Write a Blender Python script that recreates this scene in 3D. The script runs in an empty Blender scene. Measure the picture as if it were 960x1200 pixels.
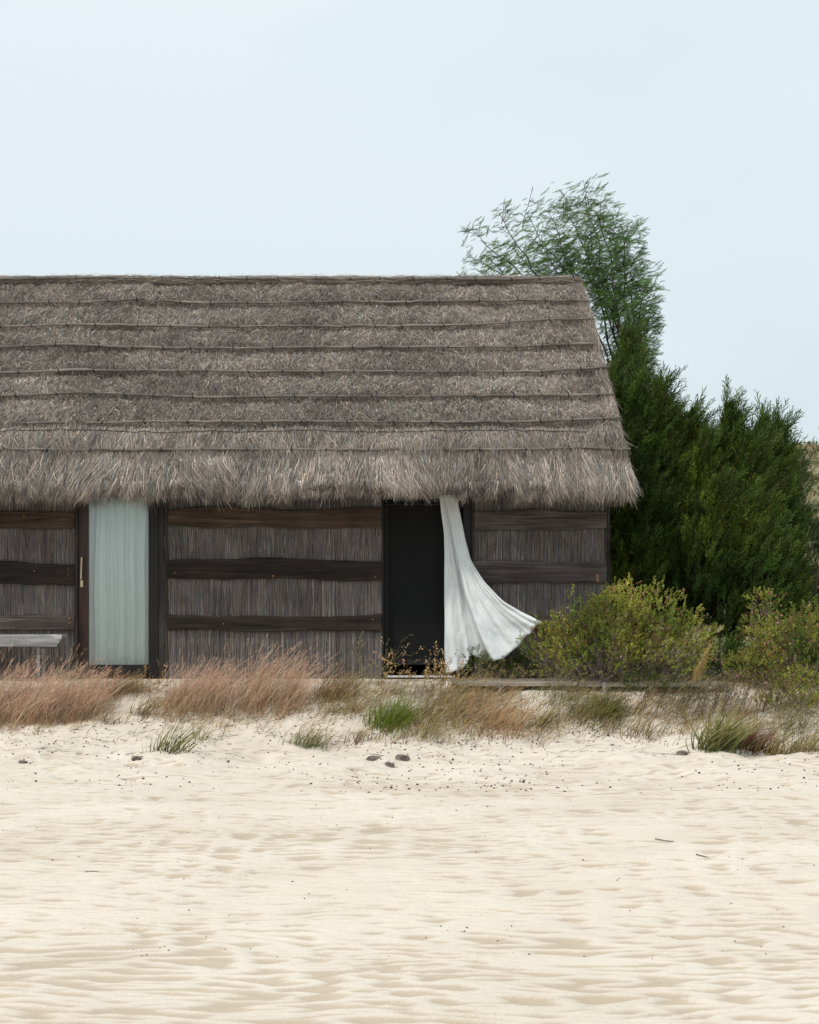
import bpy, math
import numpy as np
from mathutils import Vector

# ------------------------------------------------------------------ camera, world, sun, exposure
S = bpy.context.scene
COL = S.collection
CAMY, EYE, F, HOR = -20.0, 1.55, 2000.0, 710.0      # metres, metres, focal length and horizon in photo pixels (960x1200)

cd = bpy.data.cameras.new('camera'); cam = bpy.data.objects.new('camera', cd); COL.objects.link(cam)
cam.location = (0, CAMY, EYE); cam.rotation_euler = (math.radians(90), 0, 0)
cd.sensor_fit = 'VERTICAL'; cd.sensor_height = 24.0; cd.sensor_width = 19.2
cd.lens = 24.0 * F / 1200.0; cd.shift_y = (HOR - 600.0) / 1200.0
cd.clip_start = 0.1; cd.clip_end = 3000
S.camera = cam

SUN_EL, SUN_AZ = math.radians(56), math.radians(-48)   # azimuth of the sun measured from -Y (camera side) towards +X; negative = left
W = bpy.data.worlds.new('World'); S.world = W; W.use_nodes = True
nt = W.node_tree; nt.nodes.clear()
out = nt.nodes.new('ShaderNodeOutputWorld'); bg = nt.nodes.new('ShaderNodeBackground')
sky = nt.nodes.new('ShaderNodeTexSky'); sky.sky_type = 'NISHITA'; sky.sun_disc = False
sky.sun_elevation = SUN_EL; sky.sun_rotation = math.radians(180) - SUN_AZ
sky.air_density = 1.0; sky.dust_density = 2.0; sky.ozone_density = 1.5
tc = nt.nodes.new('ShaderNodeTexCoord'); mp = nt.nodes.new('ShaderNodeMapping'); mp.inputs['Scale'].default_value = (1, 1, 2.6)
nz = nt.nodes.new('ShaderNodeTexNoise'); nz.inputs['Scale'].default_value = 1.6; nz.inputs['Detail'].default_value = 4
sep = nt.nodes.new('ShaderNodeSeparateXYZ')
rmp = nt.nodes.new('ShaderNodeValToRGB')
rmp.color_ramp.elements[0].position = 0.0; rmp.color_ramp.elements[0].color = (6.8, 8.0, 8.55, 1)
rmp.color_ramp.elements[1].position = 0.42; rmp.color_ramp.elements[1].color = (8.3, 9.35, 9.85, 1)
cl = nt.nodes.new('ShaderNodeMix'); cl.data_type = 'RGBA'; cl.blend_type = 'MULTIPLY'; cl.inputs[0].default_value = 1
nr = nt.nodes.new('ShaderNodeValToRGB')
nr.color_ramp.elements[0].position = 0.36; nr.color_ramp.elements[0].color = (0.90, 0.94, 0.965, 1)
nr.color_ramp.elements[1].position = 0.64; nr.color_ramp.elements[1].color = (1.06, 1.035, 1.02, 1)
mx = nt.nodes.new('ShaderNodeMix'); mx.data_type = 'RGBA'; mx.inputs[0].default_value = 0.93
L = nt.links.new
L(tc.outputs['Generated'], mp.inputs['Vector']); L(mp.outputs[0], nz.inputs['Vector']); L(tc.outputs['Generated'], sep.inputs[0])
L(sep.outputs['Z'], rmp.inputs[0]); L(nz.outputs['Fac'], nr.inputs[0])
L(rmp.outputs[0], cl.inputs[6]); L(nr.outputs[0], cl.inputs[7])
L(sky.outputs[0], mx.inputs[6]); L(cl.outputs[2], mx.inputs[7]); L(mx.outputs[2], bg.inputs['Color'])
bg.inputs['Strength'].default_value = 0.1
L(bg.outputs[0], out.inputs[0])

sd = bpy.data.lights.new('sun', 'SUN'); sd.energy = 2.3; sd.angle = math.radians(4); sd.color = (1.0, 0.94, 0.85)
so = bpy.data.objects.new('sun', sd); COL.objects.link(so)
sdir = Vector((math.sin(SUN_AZ) * math.cos(SUN_EL), -math.cos(SUN_AZ) * math.cos(SUN_EL), math.sin(SUN_EL)))
so.rotation_euler = sdir.to_track_quat('Z', 'Y').to_euler(); so.location = (-8, -10, 20)

S.view_settings.view_transform = 'Standard'; S.view_settings.look = 'None'
S.view_settings.gamma = 1; S.view_settings.exposure = 0.0; S.view_settings.use_curve_mapping = False
S.cycles.max_bounces = 8; S.cycles.transparent_max_bounces = 16

# ------------------------------------------------------------------ helpers
rng = np.random.default_rng(7)
def A(*a): return np.array(a, dtype=np.float64)
def at(px, py, Y): return A((px - 480.0) * (Y - CAMY) / F, Y, EYE + (HOR - py) * (Y - CAMY) / F)
def lin(r, g, b):
    c = np.array([r, g, b], dtype=np.float64) / 255.0
    return np.where(c <= 0.04045, c / 12.92, ((c + 0.055) / 1.055) ** 2.4)
def norm(v): return v / np.maximum(np.linalg.norm(v, axis=-1, keepdims=True), 1e-9)

def hsh(ix, iy, seed):
    h = (ix.astype(np.int64) * 374761393 + iy.astype(np.int64) * 668265263 + seed * 974634777) & 0x7fffffff
    h = ((h ^ (h >> 13)) * 1274126177) & 0x7fffffff
    return ((h ^ (h >> 16)) & 0xffff) / 65535.0
def vnoise(x, y, seed=0):
    x = np.asarray(x, dtype=np.float64); y = np.asarray(y, dtype=np.float64)
    x, y = np.broadcast_arrays(x, y)
    ix, iy = np.floor(x), np.floor(y); fx, fy = x - ix, y - iy
    fx = fx * fx * fx * (fx * (fx * 6 - 15) + 10); fy = fy * fy * fy * (fy * (fy * 6 - 15) + 10)
    a, b = hsh(ix, iy, seed), hsh(ix + 1, iy, seed); c, d = hsh(ix, iy + 1, seed), hsh(ix + 1, iy + 1, seed)
    return (a + (b - a) * fx) * (1 - fy) + (c + (d - c) * fx) * fy
def gnoise(x, y, seed=0):
    x = np.asarray(x, dtype=np.float64); y = np.asarray(y, dtype=np.float64)
    x, y = np.broadcast_arrays(x, y)
    ix, iy = np.floor(x), np.floor(y); fx, fy = x - ix, y - iy
    def g(i, j):
        a = hsh(ix + i, iy + j, seed) * 2 * math.pi
        return np.cos(a) * (fx - i) + np.sin(a) * (fy - j)
    u = fx * fx * fx * (fx * (fx * 6 - 15) + 10); v = fy * fy * fy * (fy * (fy * 6 - 15) + 10)
    a, b, c, d = g(0, 0), g(1, 0), g(0, 1), g(1, 1)
    return (a + (b - a) * u) * (1 - v) + (c + (d - c) * u) * v
def fbm(x, y, seed=0, o=4):
    s, a, t = 0.0, 1.0, 0.0
    for k in range(o):
        s = s + a * vnoise(x * 2 ** k, y * 2 ** k, seed + k * 17); t += a; a *= 0.5
    return s / t

class Geo:
    def __init__(s): s.v, s.f, s.c, s.m, s.n = [], [], [], [], 0
    def add(s, v, f, c, mi=0):
        v = np.asarray(v, dtype=np.float64).reshape(-1, 3); f = np.asarray(f, dtype=np.int64)
        c = np.asarray(c, dtype=np.float64)
        if c.ndim == 1: c = np.broadcast_to(c, (len(v), 3))
        s.v.append(v); s.f.append(f + s.n); s.c.append(c); s.m.append(mi); s.n += len(v)
        return s
    def build(s, name, mats, parent=None, smooth=False, origin=None):
        v = np.concatenate(s.v); c = np.concatenate(s.c)
        org = A(0, 0, 0) if origin is None else np.asarray(origin, dtype=np.float64)
        loc = org.copy()
        if parent is not None: org = org if origin is not None else np.array(parent['org'])
        v = v - org
        me = bpy.data.meshes.new(name); me.vertices.add(len(v)); me.vertices.foreach_set('co', v.astype(np.float32).ravel())
        nl = sum(f.size for f in s.f); npoly = sum(len(f) for f in s.f)
        me.loops.add(nl); me.polygons.add(npoly)
        me.loops.foreach_set('vertex_index', np.concatenate([f.ravel() for f in s.f]).astype(np.int32))
        tot = np.concatenate([np.full(len(f), f.shape[1], dtype=np.int32) for f in s.f])
        st = np.concatenate([[0], np.cumsum(tot)[:-1]]).astype(np.int32)
        me.polygons.foreach_set('loop_start', st)
        me.polygons.foreach_set('loop_total', tot)
        mi = np.concatenate([np.full(len(f), m, dtype=np.int32) for f, m in zip(s.f, s.m)])
        me.polygons.foreach_set('material_index', mi)
        me.polygons.foreach_set('use_smooth', np.full(npoly, bool(smooth)))
        ca = me.attributes.new('tint', 'FLOAT_COLOR', 'POINT')
        ca.data.foreach_set('color', np.concatenate([c, np.ones((len(c), 1))], axis=1).astype(np.float32).ravel())
        if not isinstance(mats, (list, tuple)): mats = [mats]
        for m in mats: me.materials.append(m)
        me.update(calc_edges=True); me.validate()
        o = bpy.data.objects.new(name, me); COL.objects.link(o)
        if parent is not None:
            o.parent = parent; o['org'] = list(org)
        else:
            o.location = loc; o['org'] = list(loc)
        return o

def child_space(o):            # parts share the frame of their thing
    return o

def ribbons(P, D, L, Wd, col, bend=None, seg=1, prof='taper', side=None, tipcol=None):
    n = len(P); D = norm(D); L = np.broadcast_to(L, (n,)); Wd = np.broadcast_to(Wd, (n,))
    if side is None:
        side = norm(np.cross(D, rng.normal(size=(n, 3))))
    t = np.linspace(0, 1, seg + 1)
    w = {'taper': 1 - 0.85 * t, 'flat': np.ones_like(t), 'leaf': np.maximum(np.sin(np.pi * (t * 0.86 + 0.09)) ** 0.8, 0.08),
         'blade': np.minimum(1.0, (1 - t) * 2.5 + 0.1)}[prof]
    c = P[:, None] + D[:, None] * (L[:, None] * t)[..., None]
    if bend is not None: c = c + bend[:, None] * ((t ** 2)[None, :, None])
    off = side[:, None] * (0.5 * Wd[:, None] * w[None])[..., None]
    v = np.stack([c - off, c + off], axis=2).reshape(-1, 3)
    b = (np.arange(n) * (seg + 1) * 2)[:, None, None]
    k = (np.arange(seg) * 2)[None, :, None]
    f = (b + k + np.array([0, 1, 3, 2])[None, None]).reshape(-1, 4)
    cc = np.asarray(col); cc = np.broadcast_to(cc, (n, 3))
    if tipcol is None: cv = np.repeat(cc[:, None], (seg + 1) * 2, axis=1)
    else:
        tt = np.repeat(t, 2)[None, :, None]
        cv = cc[:, None] * (1 - tt) + np.broadcast_to(tipcol, (n, 3))[:, None] * tt
    return v, f, cv.reshape(-1, 3)

def tube(pts, r, sides=6, caps=True):
    pts = np.asarray(pts, dtype=np.float64); n = len(pts); r = np.broadcast_to(r, (n,))
    T = norm(np.gradient(pts, axis=0)); ref = A(0, 0, 1) if abs(T[0][2]) < 0.8 else A(0, 1, 0)
    U = norm(np.cross(T, ref)); V = np.cross(T, U)
    a = np.arange(sides) * 2 * math.pi / sides
    v = pts[:, None] + r[:, None, None] * (U[:, None] * np.cos(a)[None, :, None] + V[:, None] * np.sin(a)[None, :, None])
    v = v.reshape(-1, 3); f = []
    i = np.arange(n - 1)[:, None] * sides; j = np.arange(sides)[None]; j2 = (j + 1) % sides
    f = np.stack([i + j, i + j2, i + sides + j2, i + sides + j], axis=-1).reshape(-1, 4)
    return v, f
def add_tube(g, pts, r, col, sides=6):
    v, f = tube(pts, r, sides); g.add(v, f, col)
    n = len(v)
    if sides >= 5:
        for k, rev in ((0, False), (n - sides, True)):
            idx = np.arange(k, k + sides); idx = idx[::-1] if not rev else idx
            g.add(v[idx], np.arange(sides)[None], col)
def box(g, x0, x1, y0, y1, z0, z1, col=(1, 1, 1), mi=0):
    v = np.array([[x, y, z] for x in (x0, x1) for y in (y0, y1) for z in (z0, z1)])
    f = np.array([[0, 1, 3, 2], [4, 6, 7, 5], [0, 4, 5, 1], [2, 3, 7, 6], [0, 2, 6, 4], [1, 5, 7, 3]])
    g.add(v, f, col, mi)
def bevelled(o, w=0.004, seg=2):
    m = o.modifiers.new('bevel', 'BEVEL'); m.width = w; m.segments = seg; m.limit_method = 'ANGLE'
    return o

def thing(name, label, cat, loc, group=None):
    o = bpy.data.objects.new(name, None); COL.objects.link(o); o.location = loc; o['org'] = [float(a) for a in loc]
    o.empty_display_size = 0.2
    o['label'] = label; o['category'] = cat
    if group: o['group'] = group
    return o
def tag(o, label=None, cat=None, group=None, kind=None):
    if label: o['label'] = label
    if cat: o['category'] = cat
    if group: o['group'] = group
    if kind: o['kind'] = kind
    return o

# ------------------------------------------------------------------ materials
def mat(name, build):
    m = bpy.data.materials.new(name); m.use_nodes = True; t = m.node_tree; t.nodes.clear()
    o = t.nodes.new('ShaderNodeOutputMaterial'); build(t, o); return m
def N(t, typ, **kw):
    n = t.nodes.new(typ)
    for k, v in kw.items():
        if k in n.inputs: n.inputs[k].default_value = v
        else: setattr(n, k, v)
    return n
def ramp(t, stops):
    r = t.nodes.new('ShaderNodeValToRGB'); e = r.color_ramp.elements
    while len(e) < len(stops): e.new(0.5)
    for i, (p, c) in enumerate(stops): e[i].position = p; e[i].color = (*c, 1)
    return r
def mulcol(t, a, b):
    m = t.nodes.new('ShaderNodeMix'); m.data_type = 'RGBA'; m.blend_type = 'MULTIPLY'; m.inputs[0].default_value = 1
    t.links.new(a, m.inputs[6]); t.links.new(b, m.inputs[7]); return m.outputs[2]

def plant_mat(name, rough=0.7, trans=0.25, spec=0.25, nscale=3.0, lo=0.75, hi=1.25):
    def b(t, o):
        a = N(t, 'ShaderNodeAttribute', attribute_name='tint')
        geo = N(t, 'ShaderNodeNewGeometry'); nz = N(t, 'ShaderNodeTexNoise', Scale=nscale, Detail=3.0)
        t.links.new(geo.outputs['Position'], nz.inputs['Vector'])
        r = ramp(t, [(0.3, (lo,) * 3), (0.7, (hi,) * 3)]); t.links.new(nz.outputs['Fac'], r.inputs[0])
        c = mulcol(t, a.outputs['Color'], r.outputs[0])
        p = N(t, 'ShaderNodeBsdfPrincipled', Roughness=rough); p.inputs['Specular IOR Level'].default_value = spec
        t.links.new(c, p.inputs['Base Color'])
        if trans > 0:
            tr = N(t, 'ShaderNodeBsdfTranslucent'); t.links.new(c, tr.inputs['Color'])
            mx = N(t, 'ShaderNodeMixShader'); mx.inputs[0].default_value = trans
            t.links.new(p.outputs[0], mx.inputs[1]); t.links.new(tr.outputs[0], mx.inputs[2]); t.links.new(mx.outputs[0], o.inputs[0])
        else: t.links.new(p.outputs[0], o.inputs[0])
    return mat(name, b)
M_straw = plant_mat('thatch_straw', 0.75, 0.08, 0.25, 1.3, 0.8, 1.18)
M_reed = plant_mat('wall_reed', 0.7, 0.0, 0.25, 2.0, 0.75, 1.25)
M_leaf = plant_mat('leaf', 0.55, 0.3, 0.3, 2.0, 0.75, 1.25)
M_soft = plant_mat('feathery_leaf', 0.5, 0.45, 0.3, 2.0, 0.8, 1.2)
M_grass = plant_mat('grass_blade', 0.65, 0.3, 0.2, 4.0, 0.85, 1.15)
M_twig = plant_mat('bark', 0.85, 0.0, 0.2, 8.0, 0.7, 1.3)

def wood_mat(name, dark, light, stretch=(1.2, 14, 26), rough=0.8, axis=None, bump=0.35, spec=0.25):
    def b(t, o):
        geo = N(t, 'ShaderNodeNewGeometry'); oi = N(t, 'ShaderNodeObjectInfo')
        mp = N(t, 'ShaderNodeMapping'); mp.inputs['Scale'].default_value = stretch
        add = N(t, 'ShaderNodeVectorMath', operation='ADD')
        sc = N(t, 'ShaderNodeVectorMath', operation='SCALE'); sc.inputs[0].default_value = (13, 7, 17)
        t.links.new(oi.outputs['Random'], sc.inputs['Scale'])
        t.links.new(geo.outputs['Position'], add.inputs[0]); t.links.new(sc.outputs[0], add.inputs[1])
        t.links.new(add.outputs[0], mp.inputs['Vector'])
        nz = N(t, 'ShaderNodeTexNoise', Scale=1.0, Detail=8.0, Roughness=0.62, Distortion=0.9); t.links.new(mp.outputs[0], nz.inputs['Vector'])
        n2 = N(t, 'ShaderNodeTexNoise', Scale=1.7, Detail=3.0); t.links.new(add.outputs[0], n2.inputs['Vector'])
        r = ramp(t, [(0.3, dark), (0.55, tuple((np.array(dark) + np.array(light)) / 2 * 0.9)), (0.75, light)])
        t.links.new(nz.outputs['Fac'], r.inputs[0])
        r2 = ramp(t, [(0.3, (0.65, 0.62, 0.6)), (0.7, (1.3, 1.3, 1.3))]); t.links.new(n2.outputs['Fac'], r2.inputs[0])
        c = mulcol(t, r.outputs[0], r2.outputs[0])
        p = N(t, 'ShaderNodeBsdfPrincipled', Roughness=rough); p.inputs['Specular IOR Level'].default_value = spec
        t.links.new(c, p.inputs['Base Color'])
        bp = N(t, 'ShaderNodeBump', Strength=bump, Distance=0.01); t.links.new(nz.outputs['Fac'], bp.inputs['Height'])
        t.links.new(bp.outputs[0], p.inputs['Normal']); t.links.new(p.outputs[0], o.inputs[0])
    return mat(name, b)
M_board = wood_mat('dark_board', (0.006, 0.004, 0.0035), (0.055, 0.040, 0.030))
M_board_brown = wood_mat('brown_board', (0.016, 0.011, 0.008), (0.14, 0.088, 0.058))
M_board_grey = wood_mat('weathered_board', (0.022, 0.018, 0.017), (0.17, 0.135, 0.12))
M_bench = wood_mat('silver_wood', (0.13, 0.13, 0.135), (0.55, 0.55, 0.55), (1.5, 14, 24))
M_deck = wood_mat('bleached_plank', (0.17, 0.145, 0.12), (0.44, 0.39, 0.34), (1.2, 16, 30))
M_frame = wood_mat('door_wood', (0.010, 0.004, 0.003), (0.075, 0.026, 0.014), (20, 20, 1.0), 0.45, bump=0.15, spec=0.4)
M_frame_dark = wood_mat('dark_door_wood', (0.004, 0.003, 0.003), (0.016, 0.011, 0.010), (20, 20, 1.0), 0.5, bump=0.15, spec=0.35)
M_jamb = wood_mat('jamb_wood', (0.014, 0.012, 0.011), (0.06, 0.05, 0.045), (22, 22, 1.0), 0.7)
M_drift = wood_mat('driftwood', (0.07, 0.055, 0.048), (0.36, 0.30, 0.26), (10, 10, 22), 0.9)
M_pole = wood_mat('roof_pole_wood', (0.085, 0.074, 0.066), (0.33, 0.295, 0.26), (3, 30, 30), 0.8, bump=0.5)

def simple(name, col, rough=0.5, metal=0.0, spec=0.4, var=0.15, vs=20.0):
    def b(t, o):
        geo = N(t, 'ShaderNodeNewGeometry'); nz = N(t, 'ShaderNodeTexNoise', Scale=vs, Detail=3.0)
        t.links.new(geo.outputs['Position'], nz.inputs['Vector'])
        r = ramp(t, [(0.3, tuple(np.array(col) * (1 - var))), (0.7, tuple(np.array(col) * (1 + var)))]); t.links.new(nz.outputs['Fac'], r.inputs[0])
        p = N(t, 'ShaderNodeBsdfPrincipled', Roughness=rough, Metallic=metal); p.inputs['Specular IOR Level'].default_value = spec
        t.links.new(r.outputs[0], p.inputs['Base Color']); t.links.new(p.outputs[0], o.inputs[0])
    return mat(name, b)
M_brass = simple('worn_brass', (0.52, 0.42, 0.28), 0.4, 0.6, vs=60)
M_alu = simple('bare_aluminium', (0.75, 0.76, 0.78), 0.4, 0.3)
M_rust = simple('rusty_nail', (0.30, 0.14, 0.05), 0.7)
M_core = simple('thatch_core', (0.085, 0.07, 0.06), 0.9, vs=14, var=0.4)
M_inner = simple('dark_backing', (0.03, 0.024, 0.02), 0.9, var=0.3)

def screen_b(t, o):        # woven insect screen: fine warp and weft
    geo = N(t, 'ShaderNodeNewGeometry')
    w1 = N(t, 'ShaderNodeTexWave', Scale=26.0, wave_type='BANDS', bands_direction='X'); w2 = N(t, 'ShaderNodeTexWave', Scale=26.0, wave_type='BANDS', bands_direction='Z')
    t.links.new(geo.outputs['Position'], w1.inputs['Vector']); t.links.new(geo.outputs['Position'], w2.inputs['Vector'])
    mxm = N(t, 'ShaderNodeMath', operation='MAXIMUM'); t.links.new(w1.outputs['Fac'], mxm.inputs[0]); t.links.new(w2.outputs['Fac'], mxm.inputs[1])
    r = ramp(t, [(0.4, (0.006, 0.006, 0.0065)), (1.0, (0.013, 0.013, 0.014))]); t.links.new(mxm.outputs[0], r.inputs[0])
    p = N(t, 'ShaderNodeBsdfPrincipled', Roughness=0.8); p.inputs['Specular IOR Level'].default_value = 0.15
    t.links.new(r.outputs[0], p.inputs['Base Color']); t.links.new(p.outputs[0], o.inputs[0])
M_screen = mat('insect_screen', screen_b)

def cloth_mat(name, col, trans, scale=220.0):
    def b(t, o):
        geo = N(t, 'ShaderNodeNewGeometry')
        nz = N(t, 'ShaderNodeTexNoise', Scale=7.0, Detail=6.0, Roughness=0.65); t.links.new(geo.outputs['Position'], nz.inputs['Vector'])
        n2 = N(t, 'ShaderNodeTexNoise', Scale=scale, Detail=2.0); t.links.new(geo.outputs['Position'], n2.inputs['Vector'])
        r = ramp(t, [(0.3, tuple(np.array(col) * 0.94)), (0.7, tuple(np.minimum(np.array(col) * 1.04, 0.95)))]); t.links.new(nz.outputs['Fac'], r.inputs[0])
        ad = N(t, 'ShaderNodeMath', operation='MULTIPLY_ADD'); ad.inputs[1].default_value = 0.12
        t.links.new(n2.outputs['Fac'], ad.inputs[0]); t.links.new(nz.outputs['Fac'], ad.inputs[2])
        bp = N(t, 'ShaderNodeBump', Strength=0.5, Distance=0.02); t.links.new(ad.outputs[0], bp.inputs['Height'])
        d = N(t, 'ShaderNodeBsdfDiffuse'); t.links.new(r.outputs[0], d.inputs['Color']); t.links.new(bp.outputs[0], d.inputs['Normal'])
        tr = N(t, 'ShaderNodeBsdfTranslucent'); t.links.new(r.outputs[0], tr.inputs['Color'])
        m = N(t, 'ShaderNodeMixShader'); m.inputs[0].default_value = trans
        t.links.new(d.outputs[0], m.inputs[1]); t.links.new(tr.outputs[0], m.inputs[2]); t.links.new(m.outputs[0], o.inputs[0])
    return mat(name, b)
M_cloth = cloth_mat('white_cotton', (0.89, 0.925, 0.95), 0.30)
M_sheer = cloth_mat('pale_sheer_cloth', (0.84, 0.93, 0.91), 0.15)

def glass_b(t, o):
    tr = N(t, 'ShaderNodeBsdfTransparent'); tr.inputs['Color'].default_value = (0.98, 1.0, 0.99, 1)
    gl = N(t, 'ShaderNodeBsdfGlossy', Roughness=0.22); gl.inputs['Color'].default_value = (0.88, 0.90, 0.89, 1)
    geo = N(t, 'ShaderNodeNewGeometry'); nz = N(t, 'ShaderNodeTexNoise', Scale=3.0, Detail=2.0); t.links.new(geo.outputs['Position'], nz.inputs['Vector'])
    bp = N(t, 'ShaderNodeBump', Strength=0.06, Distance=0.02); t.links.new(nz.outputs['Fac'], bp.inputs['Height']); t.links.new(bp.outputs[0], gl.inputs['Normal'])
    fr = N(t, 'ShaderNodeFresnel', IOR=1.5); ma = N(t, 'ShaderNodeMath', operation='MULTIPLY_ADD'); ma.inputs[1].default_value = 1.0; ma.inputs[2].default_value = 0.09
    t.links.new(fr.outputs[0], ma.inputs[0])
    m = N(t, 'ShaderNodeMixShader'); t.links.new(ma.outputs[0], m.inputs[0]); t.links.new(tr.outputs[0], m.inputs[1]); t.links.new(gl.outputs[0], m.inputs[2])
    t.links.new(m.outputs[0], o.inputs[0])
M_glass = mat('door_glass', glass_b)

def sand_b(t, o):
    geo = N(t, 'ShaderNodeNewGeometry'); P = geo.outputs['Position']
    def nz(s, d=3.0, r=0.5):
        n = N(t, 'ShaderNodeTexNoise', Scale=s, Detail=d, Roughness=r); t.links.new(P, n.inputs['Vector']); return n.outputs['Fac']
    big = ramp(t, [(0.3, (0.64, 0.56, 0.472)), (0.7, (0.715, 0.64, 0.555))]); t.links.new(nz(0.9, 4.0), big.inputs[0])
    fine = ramp(t, [(0.33, (0.86, 0.83, 0.79)), (0.5, (1.0, 1.0, 1.0)), (0.7, (1.06, 1.05, 1.04))]); t.links.new(nz(260.0, 3.0, 0.8), fine.inputs[0])
    sand = mulcol(t, big.outputs[0], fine.outputs[0])
    # troughs between ripples get painted shade along with coarser, tanner grains (attribute painted by height of the ripple)
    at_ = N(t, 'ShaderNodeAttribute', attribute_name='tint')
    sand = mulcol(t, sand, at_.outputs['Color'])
    # inland: scrub covered ground and hill; near edge also paints in tree shade
    sx = N(t, 'ShaderNodeSeparateXYZ'); t.links.new(P, sx.inputs[0])
    mr = N(t, 'ShaderNodeMapRange'); mr.inputs['From Min'].default_value = 0.5; mr.inputs['From Max'].default_value = 2.0; t.links.new(sx.outputs['Y'], mr.inputs['Value'])
    hill = ramp(t, [(0.35, (0.075, 0.075, 0.035)), (0.5, (0.20, 0.17, 0.095)), (0.68, (0.36, 0.30, 0.19))]); t.links.new(nz(0.9, 8.0, 0.7), hill.inputs[0])
    mm = N(t, 'ShaderNodeMix', data_type='RGBA'); t.links.new(mr.outputs[0], mm.inputs[0]); t.links.new(sand, mm.inputs[6]); t.links.new(hill.outputs[0], mm.inputs[7])
    p = N(t, 'ShaderNodeBsdfPrincipled', Roughness=0.95); p.inputs['Specular IOR Level'].default_value = 0.1
    t.links.new(mm.outputs[2], p.inputs['Base Color'])
    ad = N(t, 'ShaderNodeMath', operation='ADD'); t.links.new(nz(300.0, 2.0), ad.inputs[0])
    m2 = N(t, 'ShaderNodeMath', operation='MULTIPLY'); m2.inputs[1].default_value = 2.5; t.links.new(nz(45.0, 3.0), m2.inputs[0]); t.links.new(m2.outputs[0], ad.inputs[1])
    bp = N(t, 'ShaderNodeBump', Strength=0.4, Distance=0.006); t.links.new(ad.outputs[0], bp.inputs['Height']); t.links.new(bp.outputs[0], p.inputs['Normal'])
    t.links.new(p.outputs[0], o.inputs[0])
M_sand = mat('sand', sand_b)

# ------------------------------------------------------------------ ground: one sheet, beach to hill
GY = A(-3000, -30, -3.3, -2.8, -2.2, -1.5, -1.05, -0.55, 0.0, 8, 14, 26, 42, 54, 62, 75, 110, 200, 3000)
GZ = A(-1, 0.0, 0.0, 0.02, 0.12, 0.40, 0.60, 0.68, 0.70, 0.72, 1.2, 3.2, 6.4, 8.0, 8.6, 8.2, 5.0, 0.0, -3)
def gbase(x, y):
    x = np.asarray(x, dtype=np.float64); y = np.asarray(y, dtype=np.float64)
    d = np.maximum(0.22, np.abs(y) * 0.06); z = 0
    for k in (-1, -0.5, 0, 0.5, 1): z = z + np.interp(y + k * d, GY, GZ)
    z = z / 5
    m1 = np.clip((y + 6) / 3, 0, 1) * np.clip((-0.75 - y) / 0.6, 0, 1)
    z = z + m1 * (fbm(x * 1.3 + 9, y * 1.3, 3, 3) - 0.5) * 0.22 + m1 * (fbm(x * 5, y * 5, 31, 3) - 0.5) * 0.06
    m2 = np.clip((y - 18) / 20, 0, 1)
    z = z + m2 * (fbm(x * 0.12, y * 0.12, 5, 4) - 0.5) * 3.0
    z = z + np.clip((-y - 2) / 5, 0, 1) * (fbm(x * 0.5, y * 0.5, 8, 2) - 0.5) * 0.08
    return z
def ripple(x, y):
    wx = x + 0.35 * gnoise(x * 0.7, y * 0.7, 61); wy = y + 0.16 * gnoise(x * 0.9, y * 1.1, 62) + 0.035 * gnoise(x * 3.0, y * 4.0, 63)
    r1 = 1 - np.abs(gnoise(wx / 0.29, wy / 0.110, 64)) * 2.2
    r2 = 1 - np.abs(gnoise(wx / 0.17 + 5, wy / 0.055 + 3, 65)) * 2.0
    big = gnoise(x / 0.9, y / 0.38, 66)
    patch = fbm(x * 0.55, y * 0.55, 67, 2)
    h = (0.70 * r1 + 0.24 * r2) * (0.55 + 0.9 * patch) + 0.3 * big
    return h, 0.72 * r1 + 0.28 * r2 + 0.25 * big + 0.35 * (patch - .5)
def ground_z(x, y):
    x = np.asarray(x, dtype=np.float64); y = np.asarray(y, dtype=np.float64)
    m = np.clip((-1.9 - y) / 1.6, 0, 1)
    return gbase(x, y) + m * 0.034 * (ripple(x, y)[0] - 0.4)
ys = np.concatenate([-np.geomspace(400, 16, 22)[:-1], np.arange(-16, -9, 0.011), np.arange(-9, -2.0, 0.016), np.arange(-2.0, 0.8, 0.03), 0.8 + np.geomspace(0.1, 1100, 80)])
xp = np.concatenate([np.arange(0, 5.4, 0.022), 5.4 + np.geomspace(0.05, 900, 60)]); xs = np.concatenate([-xp[::-1][:-1], xp])
X, Y = np.meshgrid(xs, ys); Z = ground_z(X, Y)
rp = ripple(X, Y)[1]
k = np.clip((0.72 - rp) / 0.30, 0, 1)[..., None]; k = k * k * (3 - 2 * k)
tint = 1 - k * (1 - A(0.76, 0.71, 0.645)) * np.clip((-1.9 - Y) / 1.6, 0, 1)[..., None]  # ripple shading painted in: low parts tinted darker and tanner
# shade under the bushes and trees painted as dark ground, with patchy leaf litter
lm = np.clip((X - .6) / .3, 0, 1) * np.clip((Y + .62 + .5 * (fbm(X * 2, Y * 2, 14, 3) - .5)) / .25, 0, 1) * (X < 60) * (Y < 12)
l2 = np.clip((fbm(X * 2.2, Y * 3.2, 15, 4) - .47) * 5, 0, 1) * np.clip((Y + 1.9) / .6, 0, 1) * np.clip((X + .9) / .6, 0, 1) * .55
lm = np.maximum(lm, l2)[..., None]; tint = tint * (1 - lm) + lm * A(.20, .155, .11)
ny, nx = X.shape; ii = (np.arange(ny - 1)[:, None] * nx + np.arange(nx - 1)[None])
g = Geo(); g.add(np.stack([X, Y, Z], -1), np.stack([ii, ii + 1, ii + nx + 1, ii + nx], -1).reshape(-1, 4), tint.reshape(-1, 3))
tag(g.build('ground', M_sand, smooth=True), 'pale rippled beach sand rising to the hut and hill', kind='structure')

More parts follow.
